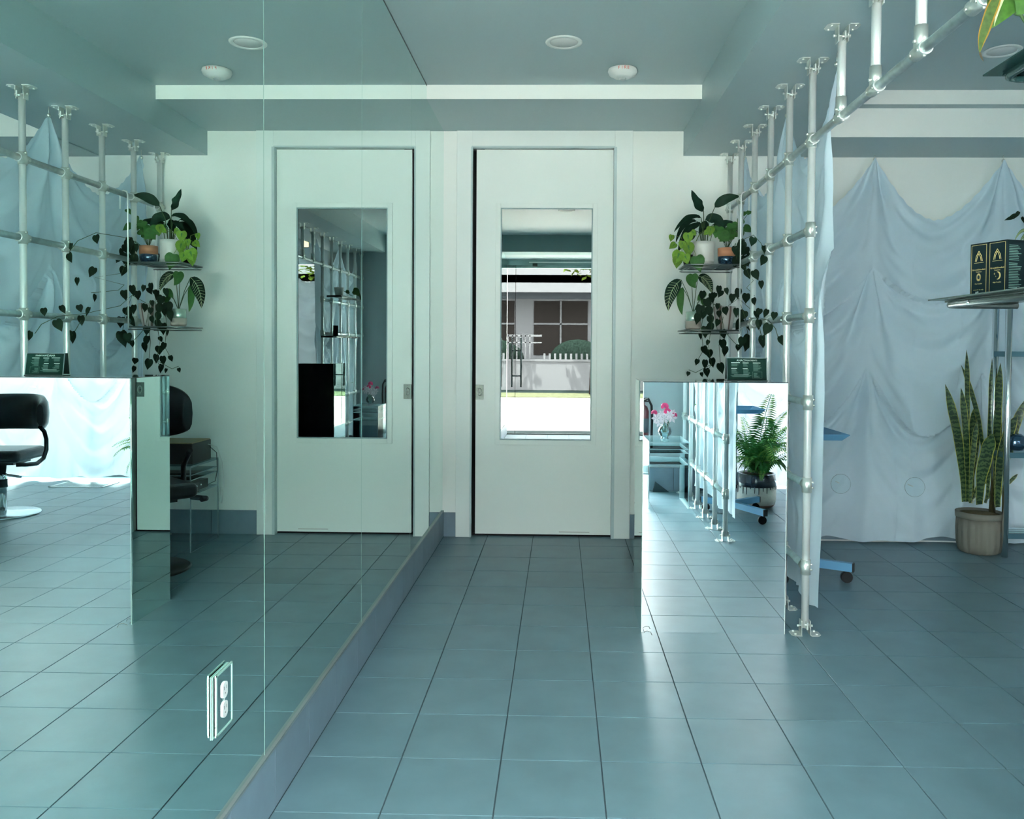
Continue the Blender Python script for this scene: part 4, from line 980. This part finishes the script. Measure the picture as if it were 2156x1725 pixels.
bx('glass_pane', glassm, 1.56, XR, -.50, -.494, .06, 2.36, wd)
m = MB(); m.box(1.55, XR, -.53, -.47, 0, .06)
for x in (1.55, 2.85, XR-.05): m.box(x, x+.04, -.53, -.47, .06, 2.36)
m.build('window_frame', darkm, wd)
t = thing('spot_lamp', 'small warm glowing spot lamp under the ceiling by the window', 'lamp', (1.75, .25, ZM))
MB().tube([(0, 0, 0), (0, 0, -.09)], .008, 8).build('stem', darkm, t); MB().lathe([(.035, -.09), (.04, -.20)], 16).build('shade', mat('lamp_glow', (.9, .6, .3), .5, emit=(1, .6, .25), es=1.6), t)

# ------------------------------------------------------------------ the street
gz = -.02
struct(bx('ground_sidewalk', mat('sidewalk', (.030, .038, .038), .8, spec=0, noise=.1, nscale=3), -9, 10, -1.75, YD-.02, gz-.2, gz))
struct(bx('ground_road', mat('road', (.34, .33, .30), .9, spec=0, noise=.06, nscale=2), -14, 14, -10.6, -1.75, gz-.25, gz-.03))
struct(bx('ground_verge', mat('verge', (.065, .068, .040), .9, spec=0, noise=.2, nscale=8), -14, 14, -12.4, -10.6, gz-.2, gz))
struct(bx('ground_far', mat('far_pavement', (.012, .017, .016), .9, spec=0), -14, 14, -18, -12.4, gz-.2, gz))
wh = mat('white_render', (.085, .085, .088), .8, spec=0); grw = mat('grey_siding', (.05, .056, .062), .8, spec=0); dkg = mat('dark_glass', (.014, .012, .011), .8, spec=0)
g = thing('garden_wall', 'low white garden wall with pickets across the street', 'wall', (0, -14, 0))
bx('wall', wh, -9, 9, -.12, .12, -.02, .84, g); bx('coping', wh, -9, 9, -.16, .16, .84, .90, g)
m = MB(); 
for k in range(40): x = -6+k*.13; (m.box(x, x+.04, -.02, .02, .9, 1.62) if x < -.55 else m.box(x, x+.05, -.02, .02, .9, 1.10))
m.box(-6, -.55, -.02, .02, 1.58, 1.64); m.box(-6, -.55, -.02, .02, 1.38, 1.42)
for k in range(20): m.box(-.5+k*.16, -.44+k*.16, -.02, .02, .9, 1.08)
m.build('pickets', wh, g)['kind'] = 'stuff'
g = thing('house', 'white two-storey house with balcony across the street', 'building', (0, -18, 0))
bx('wall', wh, -9, 9, -.4, 0, 0, 7.5, g); bx('balcony_slab', wh, -9, 9, 0, 1.2, 3.42, 3.68, g); bx('balcony_skirt', wh, -9, 9, 1.1, 1.2, 3.1, 3.9, g)
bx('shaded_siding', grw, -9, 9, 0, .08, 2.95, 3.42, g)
m = MB()
for k in range(120): m.box(-9+k*.15, -8.94+k*.15, 1.1, 1.16, 3.9, 4.6)
m.box(-9, 9, 1.1, 1.16, 4.6, 4.66); m.build('balusters', wh, g)['kind'] = 'stuff'
for x0, x1 in ((-.92, .95), (-5.4, -3.2), (-2.9, -1.6), (3, 5)):
    f = bx('window', dkg, x0, x1, 0, .03, 1.0, 2.88, g); m = MB(); m.box(x0, x1, .03, .06, 2.05, 2.11); m.box((x0+x1)/2-.03, (x0+x1)/2+.03, .03, .06, 1.0, 2.88); m.build('mullion', wh, f)
bx('upper_window', dkg, -2, 2, .0, .03, 4.7, 6.4, g)
for k in range(6): bx('upper_window', dkg, -8+k*2.7, -6.6+k*2.7, 0, .02, 4.7, 6.2, g)
hedge = mat('hedge', (.006, .010, .008), .9, spec=0, noise=.4, nscale=20, bump=1, bscale=14)
for x, nm in ((.55, 'clipped dark hedge below the house window'), (-1.9, 'dark rounded hedge behind the tall pickets')):
    o = MB().ball((x, -15.2, .9), .62 if x > 0 else .55, 16, 10, (1.4, .6, 1)).build('hedge', hedge); tag(o, nm, 'hedge')
o = MB().tube([(-9, -13.6, 0)]+[(-9, -13.6, .01)], .01, 4)
o.b.free()
def tree(x, y, h, r, lab, seed, lean=0):
    t = thing('street_tree', lab, 'tree', (x, y, 0)); random.seed(seed)
    MB().tube([(0, 0, 0), (lean*.3, 0, h*.4), (lean, 0, h*.8), (lean*1.4, 0, h)], .17, 12, True, .08).build('trunk', mat('bark', (.022, .017, .015), .9, spec=0, noise=.3, nscale=12), t)
    B = bmesh.new()
    for k in range(1500):
        c_ = Vector((random.gauss(0, 1), random.gauss(0, 1), random.gauss(0, .7))); c_ = c_.normalized()*r*random.uniform(.3, 1); c_ = Vector((c_.x+lean, c_.y, c_.z*.8+h))
        a_ = Vector((random.uniform(-1, 1), random.uniform(-1, 1), random.uniform(-.3, .6))).normalized()*.11; b_ = a_.cross(Vector((0, .3, 1))).normalized()*.07
        B.faces.new([B.verts.new(p) for p in (c_-a_, c_+b_, c_+a_, c_-b_)])
    me = bpy.data.meshes.new('foliage'); B.to_mesh(me); B.free(); me.materials.append(mat('street_leaf', (.045, .065, .010), .6, spec=0, vary=.1)); o = link('foliage', me, t); o['kind'] = 'stuff'
tree(.95, -9.4 if False else -11.4, 4.2, 1.5, 'street tree with lime foliage and rough trunk by the kerb', 5, .1)
tree(-3.0, -12.0, 4.6, 2.0, 'second leafy tree before the white house', 6, -.1)
tree(4.6, -11.6, 4.0, 2.0, 'leafy tree seen through the window voile', 7, 0)
